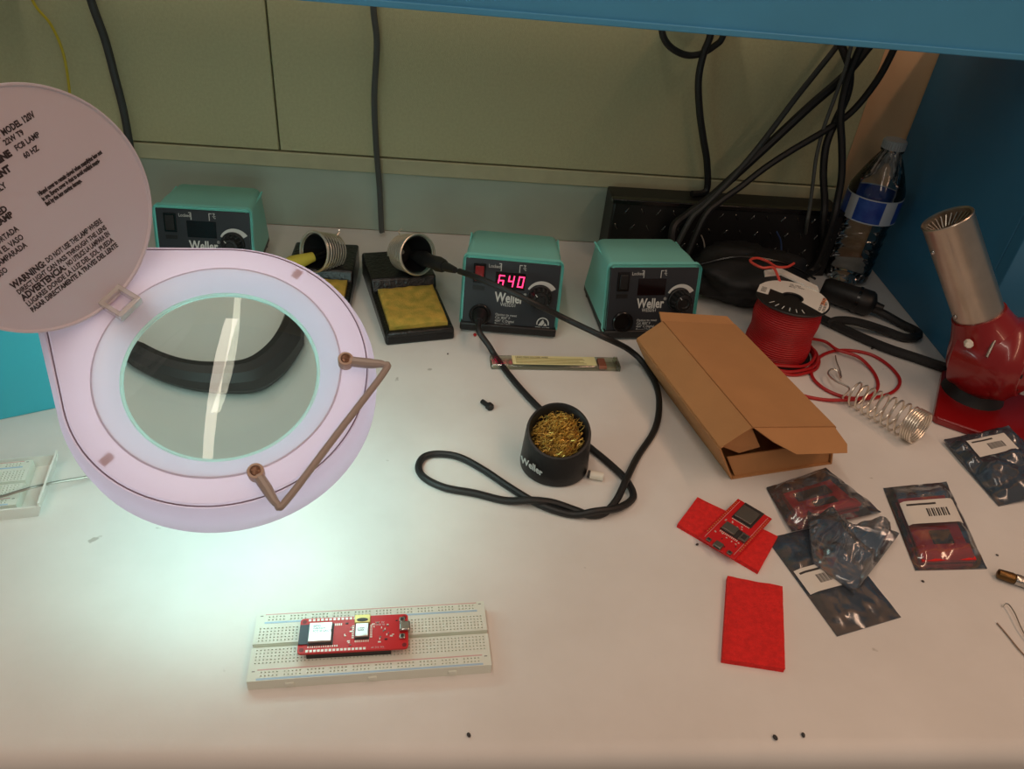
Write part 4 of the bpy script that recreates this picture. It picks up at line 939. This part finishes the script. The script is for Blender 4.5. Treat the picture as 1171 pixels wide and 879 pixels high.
# ------------------------------------------------------------------ black gear along the back wall
def tread_box():
    t = thing('power_strip', 'black diamond tread power strip box standing against the wall', 'power strip', (.385, .985, 0), math.radians(.5))
    b = obj('body', MB().box(-.165, .165, -.025, .030, .0, .098), 'black', t, .003)
    tp = MB().loft([[(.0055*math.cos(a), .0016*math.sin(a), 0) for a in [2*math.pi*i/10 for i in range(10)]], [(.0038*math.cos(a), .0009*math.sin(a), .0012) for a in [2*math.pi*i/10 for i in range(10)]], [(.0015*math.cos(a), .0004*math.sin(a), .0015) for a in [2*math.pi*i/10 for i in range(10)]]], False, True)
    me = mesh_of('tread', tp, mat('tread_metal', (96, 94, 92), .22, .9))
    for j in range(4):
        for i in range(15):
            o = bpy.data.objects.new('tread', me); col.objects.link(o); o.parent = b
            o.matrix_local = T(-.156+i*.0222+(j % 2)*.011, -.025, .014+j*.0235) @ RX(90) @ RZ(58 if (i+j) % 2 else -58)
    obj('top_rail', MB().box(-.167, .167, -.028, -.016, .094, .101), 'black_gloss', t, .001)
tread_box()
def pouch():
    mb = MB(); n, m = 40, 20
    rings = []
    for k in range(m+1):
        th = math.pi*(k+.02)/(m+.04); r_ = []
        for i in range(n):
            a = 2*math.pi*i/n; d = Vector((math.sin(th)*math.cos(a), math.sin(th)*math.sin(a), -math.cos(th)))
            f = 1+.30*noise.noise(d*1.8+Vector((4, 2, 1)))+.10*noise.noise(d*6)
            r_.append((d.x*.088*f, d.y*.058*f, max(.0, .034+d.z*.036*f)))
        rings.append(r_)
    t = thing('cable_pouch', 'slumped black cable pouch lying behind the wire spool', 'pouch', (.405, .885, 0), math.radians(-6))
    obj('bag_body', mb.loft(rings), 'pouch', t, ang=70)
    obj('zip_band', MB().tube(spline([(-.075, -.02, .052), (-.03, -.022, .069), (.03, -.024, .068), (.078, -.02, .048)], 6), .0016, 6), 'black_gloss', t)
pouch()
def cable(label, pts, r, m, k=8, name='cable', cat='cable'):
    return tag(obj(name, MB().tube(spline(pts, k), r, 8), m), label, cat)
# plug with its thick cord
ad = thing('power_adapter', 'black inline power plug with thick cord in the right corner', 'power adapter', M=axis_frame(at(950, 332, .020), at(988, 345, .018)-at(950, 332, .020)))
obj('plug_body', MB().lathe([(.0001, -.012), (.012, -.012), (.016, -.006), (.0165, .030), (.0175, .034), (.0175, .052), (.015, .056), (.006, .060), (.0045, .070)], 24), 'black', ad)
obj('plug_band', MB().lathe([(.0182, .034), (.0182, .038)], 24), 'black_gloss', ad)
cable('thick black cord looping back from the plug in the right corner', [at(*z2(X, Y), z) for X, Y, z in [(540,250,.016),(620,285,.010),(700,330,.006),(760,360,.006),(765,382,.006),(715,388,.006),(640,362,.008),(560,335,.012),(490,318,.012),(430,316,.010),(390,330,.006)]], .0056, 'rubber')
cable('thick black cord running along the blue panel to the heat gun', [at(*z2(X, Y), z) for X, Y, z in [(350,300,.006),(420,335,.006),(520,382,.006),(640,432,.006),(760,472,.006),(879,512,.006),(920,520,.006)]], .0062, 'rubber')
# cables on the wall
def wy(l, Y=1.012): return [atY(x, y, Y) for x, y in l]
def topup(l, n=.4): p = l[0]; return [p+Vector((0, -.004, n))]+l
cable('thin yellow wire hanging down the wall at upper left', [atY(20, -60, 1.018)+Vector((-.02, 0, .7)), atY(20, -60, 1.018)+Vector((-.015, 0, .25)), atY(20, -60, 1.018)+Vector((-.006, 0, .07)), atY(20, -60, 1.018)]+wy([(37, 0), (58, 28), (72, 60), (79, 100), (84, 160)], 1.018)+[atY(88, 235, 1.018)], .0017, 'cable_yellow')
cable('dark grey cable hanging down the wall behind the lid', [atY(85, -70, 1.015)+Vector((-.02, 0, .7)), atY(85, -70, 1.015)+Vector((-.015, 0, .25)), atY(85, -70, 1.015)+Vector((-.006, 0, .07)), atY(85, -70, 1.015)]+wy([(104, 0), (120, 45), (132, 90), (142, 130), (150, 175), (160, 225)], 1.015), .0052, 'cable_dark')
cable('grey cable hanging straight down the middle of the pinboard', [atY(424, -60, 1.018)+Vector((-.02, 0, .7)), atY(424, -60, 1.018)+Vector((-.015, 0, .25)), atY(424, -60, 1.018)+Vector((-.006, 0, .07)), atY(424, -60, 1.018)]+wy([(427, 10), (431, 50), (428, 110), (430, 165), (434, 215), (436, 258)], 1.018)+[atY(437, 266, 1.016)], .0040, 'cable_grey')
def z5(X, Y): return 690+X/3.1405, 20+Y/3.1405
def w5v(l, Ya, Yb):
    n = len(l)-1; q = [atY(*z5(X, Y_), Ya+(Yb-Ya)*i/n) for i, (X, Y_) in enumerate(l)]
    d = (q[0]-q[1]).normalized(); return [q[0]+d*.03+Vector((0, .004, z_)) for z_ in (.75, .35, .15, .05)]+q
def w5(l, Y): return [atY(*z5(X, Y_), Y) for X, Y_ in l]
cable('black cable loop hanging just below the blue shelf', w5([(210, -60), (210, 45), (235, 100), (290, 133), (345, 132), (395, 105), (430, 65), (440, -50)], 1.005), .0042, 'rubber')
cable('black cable dropping from the shelf to the tread box', w5([(400, -60), (385, 60), (360, 130), (342, 220), (345, 330), (358, 430), (372, 520), (370, 620)], 1.0)+[Vector((.335, .99, .102))], .0048, 'rubber')
cable('thick black cable slanting from shelf corner down to the tread box', w5v([(1010, 20), (940, 120), (860, 215), (740, 320), (600, 450), (480, 560), (380, 650), (300, 710)], 1.0, .948)+w5([(250, 760)], .935)+[Vector((.312, .925, .03)), Vector((.325, .918, .0064))], .0062, 'rubber')
cable('grey cable slanting beside the thick black one', w5v([(900, 0), (840, 100), (770, 190), (690, 290), (600, 410), (520, 510), (440, 600), (360, 680)], 1.01, .938)+w5([(310, 730)], .93)+[Vector((.300, .915, .03)), Vector((.296, .905, .0042))], .0040, 'cable_dark')
cable('black cable drooping in a shallow curve to the tread box', w5v([(1080, 20), (1040, 120), (980, 230), (890, 340), (790, 410), (680, 475), (580, 540), (490, 610), (420, 660)], .985, .935)+w5([(360, 720)], .925)+[Vector((.318, .910, .030)), Vector((.300, .900, .0048))], .0046, 'rubber')
cable('black cable hanging left of the bottle down to the bench', w5v([(830, 20), (855, 100), (885, 190), (875, 280), (830, 380), (800, 460), (790, 560), (795, 660), (790, 740)], .985, .944)+[at(940, 300, .02), at(915, 318, .006)], .0052, 'rubber')
cable('black cable hanging close beside the water bottle', w5v([(960, 20), (905, 150), (870, 250), (852, 350), (856, 450), (856, 560), (842, 650), (820, 740)], .972, .934)+[at(930, 306, .015), at(898, 322, .006)], .0050, 'rubber')
cable('thin grey cable hanging between the black cables at right', w5v([(900, 60), (870, 180), (830, 290), (790, 400), (765, 500), (752, 600), (740, 690), (730, 745)], .968, .950)+[at(918, 292, .01)], .0026, 'cable_grey')
cable('thin blue wire standing up from the black pouch', [at(*(780+X/5.32, 200+Y/5.32), z) for X, Y, z in [(575, 345, .075), (600, 400, .068), (603, 470, .060), (595, 525, .050)]], .0012, mat('wire_blue', (40, 60, 100), .4))
cable('thin white wire beside the dark station', [at(*(780+X/5.32, 200+Y/5.32), z) for X, Y, z in [(95, 325, .06), (130, 400, .05), (142, 500, .035), (142, 600, .02), (138, 680, .006)]], .0010, mat('wire_pale', (150, 146, 140), .4))

# ------------------------------------------------------------------ left edge breadboard in its tray
def left_tray():
    rz = 11
    o = at(44, 590); R = RZ(rz)
    t = thing('parts_tray', 'white plastic tray at left edge under a breadboard', 'tray', (o.x, o.y, 0), math.radians(rz))
    W_ = .061; L_ = .19
    obj('tray_floor', MB().box(-L_, 0, 0, W_, 0, .0025), 'tray_white', t, .0008)
    def wallp(q): return slab(q, .0016)
    obj('tray_wall', wallp([(0, 0, .0), (0, W_, .0), (.005, W_+.002, .016), (.005, -.002, .016)]), 'tray_white', t)
    obj('tray_wall', wallp([(-L_, 0, 0), (0, 0, 0), (.005, -.002, .012), (-L_, -.002, .012)]), 'tray_white', t)
    obj('tray_wall', wallp([(0, W_, 0), (-L_, W_, 0), (-L_, W_+.002, .012), (.005, W_+.002, .012)]), 'tray_white', t)
    obj('tray_wall', wallp([(-L_, W_, 0), (-L_, 0, 0), (-L_-.005, -.002, .012), (-L_-.005, W_+.002, .012)]), 'tray_white', t)
    c = R @ Vector((-.014-.0825, .0305, 0)); b = breadboard('white breadboard lying in the tray at the left edge', (o.x+c.x, o.y+c.y, .0028), rz)
    pts = [at(-20, 571, .017), at(0, 568, .017), at(20, 562, .018), at(38, 557, .018), at(60, 552, .012), at(95, 546, .006), at(118, 541, .002)]
    tag(obj('jumper_wire', MB().tube(spline(pts, 6), .0011, 6), 'steel_dull'), 'thin bare wire poking out of the left tray', 'wire')
left_tray()
# ------------------------------------------------------------------ right edge probe and wires
pa, pb = at(1140, 655, .005), at(1176, 667, .005)
t = thing('connector_plug', 'small brass and steel plug at the right edge', 'plug', M=axis_frame(pa, pb-pa))
obj('brass_end', MB().lathe([(.0022, 0), (.0042, .001), (.0048, .012), (.0042, .014)], 16), mat('plug_brass', (110, 84, 50), .35, .9), t)
obj('barrel', MB().lathe([(.0048, .014), (.0050, .018), (.0046, .019), (.0050, .021), (.0050, .034), (.0036, .050)], 16), 'steel', t)
tag(obj('wire_lead', MB().tube(spline([at(1146, 693, .001), at(1152, 690, .004), at(1160, 700, .005), at(1168, 718, .004), at(1180, 740, .002)], 6), .0005, 6), 'steel_dull'), 'fine bent wire lead at the right edge below the plug', 'wire')
tag(obj('wire_lead', MB().tube(spline([at(1140, 712, .001), at(1152, 726, .001), at(1165, 742, .0012), at(1182, 760, .001)], 6), .0006, 6), mat('wire_tan', (150, 126, 108), .5)), 'thin tan wire lying lowest at the right edge', 'wire')
# ------------------------------------------------------------------ crumbs on the bench
random.seed(21)
for lab_, x, y, s in (('dark crumb on the bench left of the foam pad', 797, 623, .0016), ('dark crumb below the breadboard centre', 536, 841, .0018), ('dark crumb near the front edge at right', 886, 844, .0022), ('small dark crumb near the front edge beside another', 918, 841, .0019), ('dark crumb in the corner beside the thick cord', 997, 399, .0022), ('tiny crumb between the bags and the plug', 1055, 665, .0014), ('tiny crumb beside the connector plug', 1140, 635, .0013), ('crumb in front of the black iron stand', 512, 405, .0014), ('red scrap below the lit station', 543, 384, .0030)):
    p = at(x, y); mb = MB(); mb.sphere((0, 0, s*.55), s, 8, 5, (1, .7, .55)); o = obj('crumb', mb, 'red_wire' if 'red' in lab_ else 'ink', loc=(p.x, p.y, 0)); o.rotation_euler.z = random.uniform(0, 3); tag(o, lab_, 'crumb')
